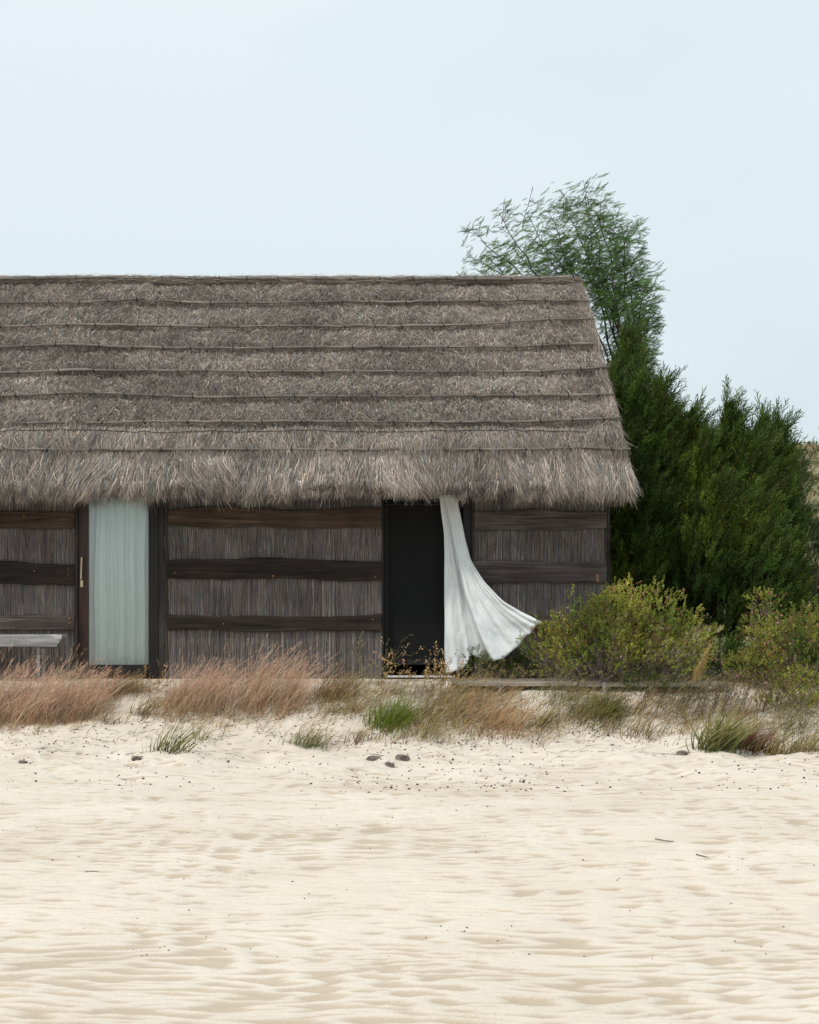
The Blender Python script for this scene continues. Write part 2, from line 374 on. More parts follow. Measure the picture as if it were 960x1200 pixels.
_ysamp = np.arange(-15.5, 6, 0.01)
def on_ground(px, py):
    z = gbase((px - 480) * (_ysamp + 20) / F, _ysamp)
    p = HOR + (EYE - z) * F / (_ysamp + 20)
    i = np.argmax(p <= py) if (p <= py).any() else len(p) - 1
    yy = _ysamp[i]; xx = (px - 480) * (yy + 20) / F
    return A(xx, yy, float(ground_z(xx, yy)))
def gz(P):
    P = np.array(P, dtype=np.float64); P[:, 2] = ground_z(P[:, 0], P[:, 1]); return P

# ------------------------------------------------------------------ hut
hut = thing('thatched_hut', 'long beach hut of dark reeds with a thick grey thatched roof', 'hut', (-2.5, 2.5, 0.68))
XL, XR = -8.0, 2.31
WB = 0.60
def xw(px, Y=0.0): return (px - 480) * (Y + 20) / F
def zw(py, Y=0.0): return EYE + (HOR - py) * (Y + 20) / F
# wall core: three front panels, back, gables
g = Geo()
panels = [(XL, xw(90)), (xw(194), xw(448)), (xw(553), XR)]
for a, b in panels: box(g, a, b, 0.0, 0.14, WB, 2.98)
box(g, XL, XR, 4.86, 5.0, WB, 2.98)
for x0, x1 in ((XL, XL + 0.14), (XR - 0.14, XR)):
    box(g, x0 + 0.003, x1 - 0.003, 0.14, 4.86, WB, 2.98)
    yy = A(0.14, 4.86, 2.5); zz = A(2.98, 2.98, 5.35)
    v = [[x, y, z] for x in (x0 + .003, x1 - .003) for y, z in zip(yy, zz)]
    g.add(v, [[0, 1, 2], [5, 4, 3]], (1, 1, 1)); g.add(v, [[0, 3, 4, 1], [1, 4, 5, 2], [2, 5, 3, 0]], (1, 1, 1))
g.build('wall_core', M_inner, hut)
g = Geo(); box(g, XL + .15, XR - .15, 0.15, 4.85, 0.62, 0.72); g.build('floor', M_board, hut)

# reed cladding
def reeds(n, x0, x1, front=True, xplane=None):
    z0 = rng.uniform(WB - .02, 2.75, n); Ln = rng.uniform(0.10, 0.45, n); Ln = np.minimum(Ln, 2.95 - z0)
    full = rng.random(n) < 0.12; z0 = np.where(full, WB, z0); Ln = np.where(full, rng.uniform(0.8, 2.3, n), Ln)
    d = rng.uniform(0.004, 0.045, n)
    xx = rng.uniform(x0, x1, n)
    base = lin(130, 120, 114) * 0.69
    v = np.exp(rng.normal(0, 0.36, n))[:, None]
    col = base * v * (1 + rng.normal(0, 0.05, (n, 3)))
    cool = (rng.random(n) < 0.3)[:, None]; col = np.where(cool, col * A(0.85, 0.95, 1.12), col)
    hi = (rng.random(n) < 0.015)[:, None]; col = np.where(hi, lin(190, 160, 120) * 0.6, col)
    jit = rng.normal(0, 0.022, (n, 3)); D = A(0, 0, 1) + jit * np.where(full, 0.12, 1)[:, None]
    if front: P = np.stack([xx, -d, z0], -1); side = norm(A(1, 0, 0) + rng.normal(0, 0.35, (n, 3)) * A(0, 1, 0))
    else: P = np.stack([np.full(n, xplane) + d, xx, z0], -1); side = norm(A(0, 1, 0) + rng.normal(0, 0.35, (n, 3)) * A(1, 0, 0))
    return ribbons(P, D, Ln, rng.uniform(0.0028, 0.006, n), np.clip(col, 0.003, 0.6), seg=2, prof='flat', side=np.repeat(side[:1], n, 0) if False else side, bend=rng.normal(0, 0.006, (n, 3)) * A(1, 0.3, 0))
wall_cols = []
for a, b in panels:
    g = Geo(); a2 = max(a, -5.6); n = int((b - a2) * 9000); g.add(*reeds(n, a2 + .004, b - .004))
    if a < a2: g.add(*reeds(int((a2 - a) * 500), a, a2))
    # dark brown reed mat directly behind
    m = max(int((b - a) * 120), 2); xsx = np.linspace(a, b, m)
    vv = np.stack([np.stack([xsx, np.full(m, -0.003) - (np.arange(m) % 2) * 0.004, np.full(m, z)], -1) for z in (WB, 2.96)], 0)
    i = np.arange(m - 1); f = np.stack([i, i + 1, i + 1 + m, i + m], -1)
    g.add(vv, f, lin(70, 62, 58) * 0.5)
    g.build('reed_wall', M_reed, hut)
g = Geo(); g.add(*reeds(12000, 0.0, 5.0, False, XR)); g.build('reed_wall', M_reed, hut)

# rough sawn boards nailed over the reeds
def board(px0, px1, pys0, pys1, m, seed, yf=-0.085, th=0.035, nails=()):
    n = 90; t = np.linspace(0, 1, n)
    x = xw(px0, yf) + (xw(px1, yf) - xw(px0, yf)) * t
    zt = np.interp(t, np.linspace(0, 1, len(pys0)), [zw(p, yf) for p in pys0]) + (fbm(x * 1.7, x * 0 + seed, seed, 4) - .5) * 0.075
    zb = np.interp(t, np.linspace(0, 1, len(pys1)), [zw(p, yf) for p in pys1]) + (fbm(x * 1.7, x * 0 + seed + 9, seed + 5, 4) - .5) * 0.070
    yo = yf + (fbm(x * 1.1, x * 0 + seed, seed + 2, 2) - .5) * 0.02
    e = 0.006
    ring = [(yo + th, zb), (yo + e, zb), (yo, zb + e * 1.5), (yo, zb * .67 + zt * .33), (yo - .002, zb * .33 + zt * .67), (yo, zt - e), (yo + e, zt), (yo + th, zt)]
    V = np.stack([np.stack([x, yy, zz], -1) for yy, zz in ring], 1)  # n, 8, 3
    k = len(ring); i = np.arange(n - 1)[:, None] * k; j = np.arange(k)[None]; j2 = (j + 1) % k
    f = np.stack([i + j2, i + j, i + k + j, i + k + j2], -1).reshape(-1, 4)
    g = Geo(); g.add(V, f, (1, 1, 1)); g.add(V[0], np.arange(k)[None], (1, 1, 1)); g.add(V[-1], np.arange(k)[::-1][None].copy(), (1, 1, 1))
    o = g.build('wall_board', m, hut)
    for (npx, npy) in nails:
        c = at(npx, npy, yf - 0.012); a = np.arange(7) * 2 * math.pi / 7; r = rng.uniform(0.009, 0.014)
        ring1 = np.stack([c[0] + r * np.cos(a) * 1.2, np.full(7, yf + 0.004), c[2] + r * np.sin(a)], -1)
        ring0 = np.stack([c[0] + r * .6 * np.cos(a) * 1.2, np.full(7, yf - 0.009), c[2] + r * .6 * np.sin(a)], -1)
        gg = Geo(); i7 = np.arange(7); gg.add(np.concatenate([ring1, ring0]), np.stack([i7, (i7 + 1) % 7, (i7 + 1) % 7 + 7, i7 + 7], -1), (1, 1, 1)); gg.add(ring0, i7[None], (1, 1, 1))
        gg.build('nail', M_rust, o)
    return o
board(-360, 87, [599, 600, 599], [618, 618, 619], M_board_brown, 1, nails=[(28, 604)])
board(-360, 87, [658, 657, 658, 660], [682, 682, 681, 684], M_board, 2, nails=[(40, 669), (80, 667), (80, 674)])
board(-360, 87, [724, 724, 722, 721], [739, 739, 738, 740], M_board_grey, 3, nails=[(81, 725), (81, 730)])
board(197, 447, [597, 596, 596, 596], [618, 618, 619, 619], M_board_brown, 4)
board(197, 447, [658, 656, 655, 656, 657], [678, 679, 679, 680, 680], M_board, 5, nails=[(205, 671), (320, 675), (440, 676)])
board(197, 447, [719, 722, 724, 722, 719], [738, 738, 739, 740, 739], M_board, 6, nails=[(210, 727), (262, 731), (437, 726)])
board(556, 711, [598, 597, 598, 599], [622, 622, 622, 621], M_board_grey, 7)
board(554, 711, [659, 658, 658, 658], [682, 682, 683, 682], M_board_grey, 8)
board(556, 711, [718, 719, 719, 718], [738, 738, 738, 738], M_board_grey, 9)
# slim corner / jamb battens
def post(name, px0, px1, y0, y1, m, z0=WB, z1=2.9, parent=hut, w=0.004):
    g = Geo(); box(g, xw(px0, y0), xw(px1, y0), y0, y1, z0, z1); return bevelled(g.build(name, m, parent), w)
post('wall_post', 87.5, 91.0, -0.075, 0.0, M_jamb)
post('wall_post', 194.0, 197.0, -0.06, 0.0, M_jamb)
post('wall_post', 447.5, 449.5, -0.06, 0.0, M_jamb)
post('wall_post', 552.5, 555.5, -0.06, 0.0, M_jamb)
post('wall_post', 708.5, 711.5, -0.055, 0.0, M_jamb)

# glazed sliding door at the left
g = Geo(); box(g, xw(91.3), xw(104), -0.03, 0.03, 0.70, 2.95)
door = bevelled(g.build('sliding_door', M_frame, hut), 0.004)
g = Geo(); box(g, xw(174.5), xw(186.5), -0.03, 0.03, 0.70, 2.95); box(g, xw(104) + .002, xw(174.5) - .002, -0.025, 0.03, 0.752, 0.86); box(g, xw(104) + .002, xw(174.5) - .002, -0.025, 0.03, 2.82, 2.95)
bevelled(g.build('door_frame', M_frame_dark, door), 0.003)
g = Geo(); box(g, xw(187), xw(193.6), -0.045, 0.05, 0.66, 2.95); bevelled(g.build('door_jamb', M_jamb, hut), 0.003)
g = Geo(); box(g, xw(104), xw(174.5), 0.000, 0.006, 0.862, 2.818); g.build('glass_pane', M_glass, door)
# handle: bar on two stand-offs with a lock plate below
g = Geo(); hx = xw(95.5, -.1)
add_tube(g, [[hx, -0.085, zw(653, -.085)], [hx - .004, -0.085, zw(665, -.085)], [hx - .008, -0.085, zw(679, -.085)]], 0.0095, (1, 1, 1), 8)
for q in (655, 676): add_tube(g, [[hx - .004, -0.085, zw(q)], [hx - .004, -0.028, zw(q)]], 0.007, (1, 1, 1), 8)
box(g, hx - .024, hx + .008, -0.045, -0.028, zw(688), zw(680))
g.build('door_handle', M_brass, door)
g = Geo(); box(g, xw(92), xw(192), -0.07, 0.10, 0.66, 0.698); bevelled(g.build('door_sill', M_frame_dark, hut), 0.004)

# open doorway: insect screen panel set back, jambs, threshold
g = Geo()
box(g, xw(449.6), xw(455.5), 0.02, 0.06, 0.74, 2.95); box(g, xw(536), xw(542), 0.02, 0.06, 0.74, 2.95)
box(g, xw(455.5) + .002, xw(536) - .002, 0.02, 0.06, 0.86, 0.92); box(g, xw(455.5) + .002, xw(536) - .002, 0.02, 0.06, 2.8, 2.95)
sdoor = bevelled(g.build('screen_door', simple('black_frame', (0.006, 0.006, 0.006), 0.8), hut), 0.003)
g = Geo(); box(g, xw(455.5) - .01, xw(536) + .01, 0.052, 0.057, 0.915, 2.81); g.build('screen_mesh', M_screen, sdoor)
g = Geo(); box(g, xw(543), xw(552), -0.02, 0.12, 0.66, 2.95); bevelled(g.build('door_jamb', M_frame_dark, hut), 0.003)
g = Geo(); box(g, xw(449.6), xw(543), 0.01, 0.13, 0.66, 0.72); bevelled(g.build('door_sill', M_frame_dark, hut), 0.003)
g = Geo(); box(g, xw(452), xw(533), -0.10, 0.004, 0.715, 0.735); bevelled(g.build('threshold_strip', M_alu, hut), 0.003)
g = Geo()
add_tube(g, [[xw(449.8), -0.015, 2.74], [xw(552), -0.015, 2.74]], 0.011, (1, 1, 1), 8)
g.build('curtain_rail', M_frame_dark, hut)

# ------------------------------------------------------------------ thatched roof
RY, RZ = 2.5, 5.83            # ridge
EYv, EZ = -0.50, 2.97         # eave (core)
SL = math.hypot(RY - EYv, RZ - EZ)
ddn = A(0, EYv - RY, EZ - RZ) / SL
nrm = A(0, ddn[2], -ddn[1]);
if nrm[2] < 0: nrm = -nrm
def edge_x(s): return 2.26 + (2.55 - 2.26) * s / SL
def s_of(px, py):             # slope distance below the ridge, and x, of a photo pixel
    # ray: y=-20+k*2000, z=EYE+k*(HOR-py); plane: (p-ridge).nrm=0
    k = ((RY + 20) * nrm[1] + (RZ - EYE) * nrm[2]) / (F * nrm[1] + (HOR - py) * nrm[2])
    y = -20 + k * F; z = EYE + k * (HOR - py)
    return (px - 480) * k, (y - RY) * ddn[1] + (z - RZ) * ddn[2]
rows = [
 [[(-380, 334), (0, 333), (60, 331.5), (200, 330.5), (300, 332), (480, 331.5), (600, 333), (672, 330)]],
 [[(-380, 360), (0, 359.5), (100, 359), (140, 357.5), (170, 354.5)], [(190, 357), (240, 359.5), (480, 358.5), (560, 357), (690, 357.5)]],
 [[(-380, 388), (0, 387.5), (60, 386), (130, 385), (240, 388), (500, 386.5), (560, 385), (640, 380), (696, 380)]],
 [[(-380, 412), (0, 411), (90, 409), (200, 413), (360, 412), (480, 411), (600, 411), (698, 408)]],
 [[(-380, 441), (0, 441.5), (60, 440), (86, 438), (150, 439), (300, 440), (480, 440.5), (600, 440.5), (714, 436)]],
 [[(-380, 469), (0, 469.5), (50, 466.5), (120, 466), (240, 470), (400, 469), (480, 469.5), (600, 468.5), (719, 466.5)]],
 [[(-380, 502), (-40, 501)], [(22, 501), (50, 500.5), (75, 501)], [(103, 501), (180, 499), (300, 498.5), (480, 499.5), (600, 499.5), (728, 495.5)]],
 [[(-380, 533), (0, 532), (240, 531.5), (480, 532), (600, 531), (700, 530.5), (738, 531)]]]
row_s = [s_of(300, np.mean([p[1] for seg in r for p in seg]))[1] for r in rows]
edges = A(*row_s, SL + 0.2)
def bulge(x, s):
    i = np.clip(np.searchsorted(edges, s) - 1, 0, len(edges) - 2)
    u = np.clip((s - edges[i]) / (edges[i + 1] - edges[i]), 0, 1)
    b = 0.075 * (np.clip(u, 0, 1) ** 0.6 * (1 - np.clip(u, 0, 1) ** 5)) * np.where(i == len(edges) - 2, 0.9, 1.0)
    b = b + (fbm(x * 1.6, s * 2.2, 21, 3) - 0.5) * 0.07 + (vnoise(x * 9, s * 9, 22) - 0.5) * 0.03
    return b
def rp3(x, s, h=0.0):
    x, s, h = np.broadcast_arrays(np.asarray(x, float), np.asarray(s, float), np.asarray(h, float))
    return A(0, RY, RZ) + s[..., None] * ddn + h[..., None] * nrm + x[..., None] * A(1, 0, 0)
# core
g = Geo()
sx = np.linspace(0, SL - .055, 90); uu = np.linspace(0, 1, 300)
SG, UG = np.meshgrid(sx, uu, indexing='ij'); XG = -8.4 + UG * (edge_x(SG) - 0.03 + 8.4)
V = rp3(XG, SG, bulge(XG, SG) - 0.03); n0, n1 = SG.shape
ii = np.arange(n0 - 1)[:, None] * n1 + np.arange(n1 - 1)[None]
g.add(V, np.stack([ii, ii + n1, ii + n1 + 1, ii + 1], -1).reshape(-1, 4), (1, 1, 1))
# underside, back slope, gable thickness
TH = 0.30
def sec(x, top):
    by = 2 * RY - EYv
    return [[x, EYv + .04, EZ + 0.01], [x, EYv + 0.22, EZ - TH + .16], [x, RY, RZ - TH * 1.45], [x, by - 0.16, EZ - TH + .05], [x, by, EZ], [x, RY, RZ - 0.03]]
xa, xb = -8.4, 0
v = np.array(sec(-8.4, 0) + sec(0, 0)); 
v[6:, 0] = [edge_x(SL) - .03, edge_x(SL) - .03, edge_x(0) - .03, edge_x(SL) - .03, edge_x(SL) - .03, edge_x(0) - .03]
g.add(v, [[0, 6, 7, 1], [1, 7, 8, 2], [2, 8, 9, 3], [3, 9, 10, 4], [4, 10, 11, 5]], (1, 1, 1))
g.add(v, [[0, 1, 2, 5], [5, 2, 3, 4], [6, 11, 8, 7], [11, 10, 9, 8]], (1, 1, 1))
thatch = g.build('thatch_roof', [M_core], hut)

SB = lin(168, 157, 148) * 0.80
def straw_col(n, x, s, k=0.36):
    patch = (0.58 + 0.84 * fbm(np.asarray(x) * 1.3, np.asarray(s) * 2.2, 77, 4))[:, None]
    c = SB * np.exp(rng.normal(0, k, n))[:, None] * patch
    w = rng.random(n)[:, None]
    c = np.where(w < 0.22, c * A(1.12, 1.0, 0.85), c); c = np.where(w > 0.8, c * A(0.88, 0.97, 1.05), c)
    return np.clip(c, 0.01, 0.8)
g = Geo()
def slope_straws(n, x0, x1, s0, s1, Lr, wr, chaos, k=0.36, lift=0.22):
    s = rng.uniform(s0, s1, n); u = rng.random(n); x = x0 + u * (np.minimum(x1, edge_x(s)) - x0)
    ch = chaos * (0.5 + fbm(x * 2.3, s * 2.6, 41, 3))
    ang = rng.normal(0, 1, n) * ch + (fbm(x * 4, s * 4, 43, 2) - .5) * 2.6 * chaos
    D = ddn * np.cos(ang)[:, None] + A(1, 0, 0) * np.sin(ang)[:, None] + nrm * (rng.uniform(-0.08, lift, n))[:, None]
    h = bulge(x, s) + rng.uniform(-0.045, 0.012, n)
    Ln = rng.uniform(*Lr, n)
    bend = A(1, 0, 0) * rng.normal(0, 0.02, n)[:, None] + nrm * rng.normal(-0.01, 0.012, n)[:, None]
    g.add(*ribbons(rp3(x, s, h), D, Ln, rng.uniform(*wr, n), straw_col(n, x, s, k), bend=bend, seg=2))
slope_straws(260000, -5.4, 9, 0.0, row_s[6], (0.04, 0.13), (0.0028, 0.0062), 0.45, k=0.50)
slope_straws(60000, -5.4, 9, row_s[6] - .02, row_s[7] + .06, (0.14, 0.34), (0.004, 0.008), 0.22, lift=0.12)
slope_straws(9000, -8.4, -5.4, 0.0, 4.0, (0.1, 0.25), (0.008, 0.014), 0.6)
# back slope, seen by nobody in the picture, kept lighter
n = 9000; s = rng.uniform(0, SL, n); x = rng.uniform(-8.4, 2.3, n); P = rp3(x, s, 0.0); P[:, 1] = 2 * RY - P[:, 1]
g.add(*ribbons(P, ddn * A(1, -1, 1) + rng.normal(0, .25, (n, 3)), 0.3, 0.014, straw_col(n, x, s)))
g.build('slope_straw', M_straw, thatch)

# eave fringe: combed bundles that hang past the last pole
g = Geo()
def fringe(n, x0, x1, wmul=1.0, sgn=1):
    x = rng.uniform(x0, x1, n); s = row_s[7] + 0.02 + 0.62 * rng.random(n)
    s = np.minimum(s, SL + 0.05)
    dep = rng.random(n) ** 1.6 * 0.17 * np.clip((s - row_s[7]) / 0.4, 0, 1)
    h = bulge(x, s) - dep + 0.01
    cell = 0.085; cx = np.floor(x / cell); ctr = (cx + 0.5 + (hsh(cx, cx * 0 + np.floor(dep / 0.06), 5) - .5) * 0.9) * cell
    clen = hsh(cx, cx * 0 + np.floor(dep / 0.06) + 7, 9)
    end = SL + 0.085 + 0.17 * clen + 0.16 * (fbm(x * 2.0, x * 0, 4, 2) - .5) + rng.normal(0, 0.05, n)
    Ln = np.clip(rng.uniform(0.24, 0.5, n), 0.1, None); Ln = np.where(rng.random(n) < 0.55, np.maximum(end - s, 0.1), np.minimum(Ln, np.maximum(end - s, .1)))
    lean = (fbm(x * 1.3, x * 0 + 3, 51, 2) - .42) * 0.9 + (hsh(cx, cx * 0, 12) - .5) * 0.5
    dx = (ctr - x) * 0.6 / np.maximum(Ln, .1) * np.minimum(Ln, .3) + lean * 0.38 + rng.normal(0, 0.10, n)
    D = ddn + A(1, 0, 0) * dx[:, None] + nrm * rng.uniform(-0.02, 0.16, n)[:, None]
    bend = A(0, 0, -1) * (Ln * rng.uniform(0.0, 0.22, n))[:, None] + A(1, 0, 0) * (Ln * (lean * 0.5 + rng.normal(0, .13, n)))[:, None] + A(0, 1, 0) * (Ln * 0.15)[:, None]
    bend = bend - ddn * (np.linalg.norm(bend, axis=1) * 0.45)[:, None]
    c = straw_col(n, x, s, 0.40) * 1.08 * (0.8 + 0.4 * hsh(cx, cx * 0, 3))[:, None]
    P = rp3(x, s, h)
    if sgn < 0: P[:, 1] = 2 * RY - P[:, 1]; D = D * A(1, -1, 1); bend = bend * A(1, -1, 1)
    return ribbons(P, D, Ln, rng.uniform(0.004, 0.0085, n) * wmul, c, bend=bend, seg=4)
g.add(*fringe(88000, -5.4, 2.51)); g.add(*fringe(5000, -8.4, -5.4, 2)); g.add(*fringe(6000, -8.4, 2.5, 2, -1))
g.build('eave_fringe', M_straw, thatch)

# gable verge: straw ends sticking out past the last rafter
g = Geo(); n = 26000; s = rng.uniform(0.0, SL - 0.06, n); dep = rng.random(n) * TH * np.clip((SL - s) / .5, .35, 1)
x = edge_x(s) + rng.uniform(-0.12, 0.02, n)
D = ddn * 1.0 + A(1, 0, 0) * (np.abs(rng.normal(0.02, 0.14, n)))[:, None] + nrm * rng.normal(0.0, 0.10, n)[:, None]
Ln = rng.uniform(0.08, 0.26, n); g.add(*ribbons(rp3(x, s, bulge(x, np.minimum(s, SL)) - dep + 0.01), D, Ln, rng.uniform(0.004, 0.009, n), straw_col(n, x, s), bend=A(0.0, 0, -0.06) + rng.normal(0, .02, (n, 3)), seg=3))
n = 1500; s = SL + rng.uniform(-0.45, -0.05, n); x = edge_x(s) + rng.uniform(-0.2, 0.03, n)
g.add(*ribbons(rp3(x, s, 0.03 - rng.random(n) * .25), ddn + A(1, 0, 0) * rng.uniform(-.1, .16, n)[:, None], rng.uniform(.12, .24, n), .006, straw_col(n, x, s), bend=A(0.0, 0.02, -0.05) + rng.normal(0, .02, (n, 3)), seg=3))
n = 6000; s = rng.uniform(0, SL, n); P = rp3(edge_x(s) - .03 + rng.uniform(-.1, .02, n), s, -rng.random(n) * TH); P[:, 1] = 2 * RY - P[:, 1]
g.add(*ribbons(P, ddn * A(1, -1, 1) + A(.2, 0, 0) + rng.normal(0, .1, (n, 3)), 0.2, .012, straw_col(n, s, s)))
# a few stray straws that hang off the verge
g.build('gable_verge', M_straw, thatch)

# ridge roll: long bundle laid along the ridge
g = Geo(); xr = np.linspace(-8.4, 2.27, 80)
zr = RZ + 0.022 + (fbm(xr * 0.8, xr * 0, 91, 3) - .5) * 0.06
rr = 0.036 + (fbm(xr * 3, xr * 0, 92, 2) - .5) * 0.02; rr[-3:] *= A(0.95, 0.85, 0.6)
v, f = tube(np.stack([xr, np.full(80, RY - .01), zr], -1), rr, 10); g.add(v, f, SB * 0.5)
n = 22000; x = rng.uniform(-5.6, 2.26, n); a = rng.uniform(0, 2 * math.pi, n); z0 = np.interp(x, xr, zr); r0 = np.interp(x, xr, rr) + rng.uniform(-.005, .012, n)
P = np.stack([x, RY - .01 + r0 * np.cos(a), z0 + r0 * np.sin(a)], -1)
D = np.stack([rng.choice([-1, 1], n), rng.normal(0, .25, n), rng.normal(0, .10, n)], -1)
D[:, 0] = np.where(x > 2.1, -1, D[:, 0])
g.add(*ribbons(P, D, rng.uniform(.08, .25, n), rng.uniform(.004, .008, n), straw_col(n, x, x * 0) * 1.25, bend=A(0, 0, -0.01) + rng.normal(0, .008, (n, 3)), seg=2))
n = 3500; x = rng.uniform(-5.6, 2.24, n); P = np.stack([x, np.full(n, RY - .05), RZ + .02 + rng.uniform(-.05, .03, n)], -1)
g.add(*ribbons(P, ddn * 0.6 + rng.normal(0, .5, (n, 3)), rng.uniform(.04, .10, n), .005, straw_col(n, x, x * 0)))
g.build('ridge_roll', M_straw, thatch)

# poles that pin down every course, with dark ties
M_tie = simple('tarred_twine', (0.02, 0.017, 0.015), 0.8)
for ri, r in enumerate(rows):
    for seg in r:
        sp = np.array([s_of(*p) for p in seg]); m = max(6, int((sp[-1, 0] - sp[0, 0]) * 9)); x = np.linspace(sp[0, 0], sp[-1, 0], m)
        s = np.interp(x, sp[:, 0], sp[:, 1]) + (fbm(x * 1.4, x * 0 + ri, 100 + ri, 3) - .5) * 0.022
        # butt-jointed sticks of different thickness
        joints = np.cumsum(rng.uniform(1.6, 3.0, 8)) + x[0]
        rad = 0.0135 + 0.003 * np.sin(x * 2 + ri) + 0.003 * hsh(np.searchsorted(joints, x) * 1.0, np.zeros(m) + ri, 4)
        hh = bulge(x, s) * 0.3 + (0.062 if ri else 0.075)
        g = Geo(); pts = rp3(x, s, hh); pts[:, 2] += rng.normal(0, .002, m)
        add_tube(g, pts, rad, (1, 1, 1), 7)
        pole = g.build('roof_pole', M_pole, hut, smooth=True)
        t = x[0] + rng.uniform(.05, .3)
        while t < x[-1]:
            c = np.array([np.interp(t, x, pts[:, i]) for i in range(3)]); a = np.linspace(0, 2 * math.pi, 9)
            R = np.interp(t, x, rad) + .006
            lp = c + np.stack([np.linspace(-.008, .012, 9), np.cos(a) * R, np.sin(a) * R], -1)
            g = Geo(); add_tube(g, lp, 0.006, (1, 1, 1), 5); g.build('twine_tie', M_tie, pole)
            t += rng.uniform(.32, .55)
# loose stitching line below the seventh pole
g = Geo(); x = np.linspace(-5.5, 2.1, 160); s = np.array([s_of(300, 508.5)[1]] * 160) + (fbm(x, x * 0, 8, 2) - .5) * .03
add_tube(g, rp3(x, s, bulge(x, s) + 0.012), 0.0045, (1, 1, 1), 5); g.build('stitch_twine', M_tie, thatch)
# light rod lashed down the verge
g = Geo(); s = np.linspace(row_s[2], row_s[5], 14); x = edge_x(s) - .05 + rng.normal(0, .008, 14)
add_tube(g, rp3(x, s, bulge(x, s) + 0.02), 0.010, (1, 1, 1), 6); g.build('verge_rod', M_pole, thatch)

# ------------------------------------------------------------------ curtains
def curtain():
    cols = {
     0.00: [(514, 566), (517, 600), (520.5, 625), (521, 650), (521, 690), (521.5, 730), (521, 765), (522.5, 788)],
     0.13: [(516, 566), (520, 600), (524, 625), (526, 650), (529, 690), (532, 730), (535, 765), (537, 786.5)],
     0.24: [(517.5, 566), (522, 600), (527, 630), (531, 660), (537, 700), (543, 735), (546, 760), (547.5, 778)],
     0.31: [(518.5, 566), (523, 600), (529, 632), (534, 662), (541, 698), (548, 730), (551, 752), (553, 767)],
     0.42: [(520, 566), (525, 600), (531, 632), (537, 662), (546, 700), (559, 737), (569, 760), (578, 776.5)],
     0.58: [(524, 566), (529, 600), (536, 632), (544, 660), (556, 697), (573, 730), (587, 752), (598, 766)],
     0.76: [(528, 566), (533, 600), (540, 632), (549, 660), (563, 690), (583, 718), (602, 735), (617, 746)],
     0.90: [(531, 566), (537, 600), (544, 632), (551, 658), (566, 685), (588, 709), (609, 724), (628, 735)],
     1.00: [(533, 566), (539, 600), (545, 630), (552, 657), (567, 681), (589, 704), (611, 717), (635, 728)]}
    us = np.array(sorted(cols)); nv, nu = 90, 190
    vt = np.linspace(0, 1, nv)
    C = []
    for u in us:
        p = np.array(cols[u], float); t = np.concatenate([[0], np.cumsum(np.linalg.norm(np.diff(p, axis=0), axis=1))]); t /= t[-1]
        # smooth resample
        q = np.stack([np.interp(vt, t, p[:, i]) for i in (0, 1)], -1)
        for _ in range(6): q[1:-1] = (q[:-2] + 2 * q[1:-1] + q[2:]) / 4
        C.append(q)
    C = np.array(C)                           # ku, nv, 2
    uu = np.linspace(0, 1, nu); G = np.zeros((nv, nu, 2))
    for i in range(nv):
        for k in (0, 1):
            G[i, :, k] = np.interp(uu, us, C[:, i, k])
    for _ in range(4): G[:, 1:-1] = (G[:, :-2] + 2 * G[:, 1:-1] + G[:, 2:]) / 4
    U, Vv = np.meshgrid(uu, vt)
    base = 0.0 - 0.06 - 0.10 * Vv - 0.50 * np.clip(U - 0.3, 0, 1) * Vv ** 1.4        # wind carries the free edge towards the beach
    dd = U - 0.43 - 0.03 * (1 - Vv)
    fold = 0.16 * Vv ** 0.8 * np.where(dd < 0, np.exp(-(dd / 0.03) ** 2), np.exp(-(dd / 0.16) ** 2)) + 0.05 * Vv * np.exp(-((U - 0.68) / 0.05) ** 2) + 0.04 * Vv * np.exp(-((U - 0.87) / 0.04) ** 2)
    d1 = np.exp(-((U - 0.35) / 0.05) ** 2) * -0.07 * Vv
    ph = 1.5 * gnoise(Vv * 2.0, U * 1.5, 71)
    wv = 0.007 * (0.6 + Vv) * np.sin(2 * np.pi * (U * 6.0) + ph * 1.3) * (U > 0.0) + 0.003 * (0.5 + Vv) * np.sin(2 * np.pi * (U * 13 + 0.3) + ph * 2)
    wv = wv + 0.042 * Vv * gnoise(U * 7 + Vv * 2, Vv * 6 - U * 3, 72) + 0.005 * gnoise(U * 22, Vv * 24, 73) + 0.016 * Vv * gnoise(U * 13 + Vv * 5, Vv * 9 - U * 6, 74) - 0.006 * (Vv > .972)
    Yc = base - fold - d1 + wv
    hemw = 1.2 * np.sin(U * 40) * np.clip((Vv - 0.93) / 0.07, 0, 1)
    x = (G[..., 0] - 480) * (Yc + 20) / F; z = EYE + (HOR - G[..., 1] - hemw) * (Yc + 20) / F
    g = Geo(); ii = np.arange(nv - 1)[:, None] * nu + np.arange(nu - 1)[None]
    g.add(np.stack([x, Yc, z], -1), np.stack([ii, ii + nu, ii + nu + 1, ii + 1], -1).reshape(-1, 4), (1, 1, 1))
    o = g.build('curtain', M_cloth, smooth=True, origin=at(524, 566, -0.06))
    m = o.modifiers.new('thick', 'SOLIDIFY'); m.thickness = 0.003
    return tag(o, 'long white cotton curtain blown out of the open doorway', 'curtain')
curtain()
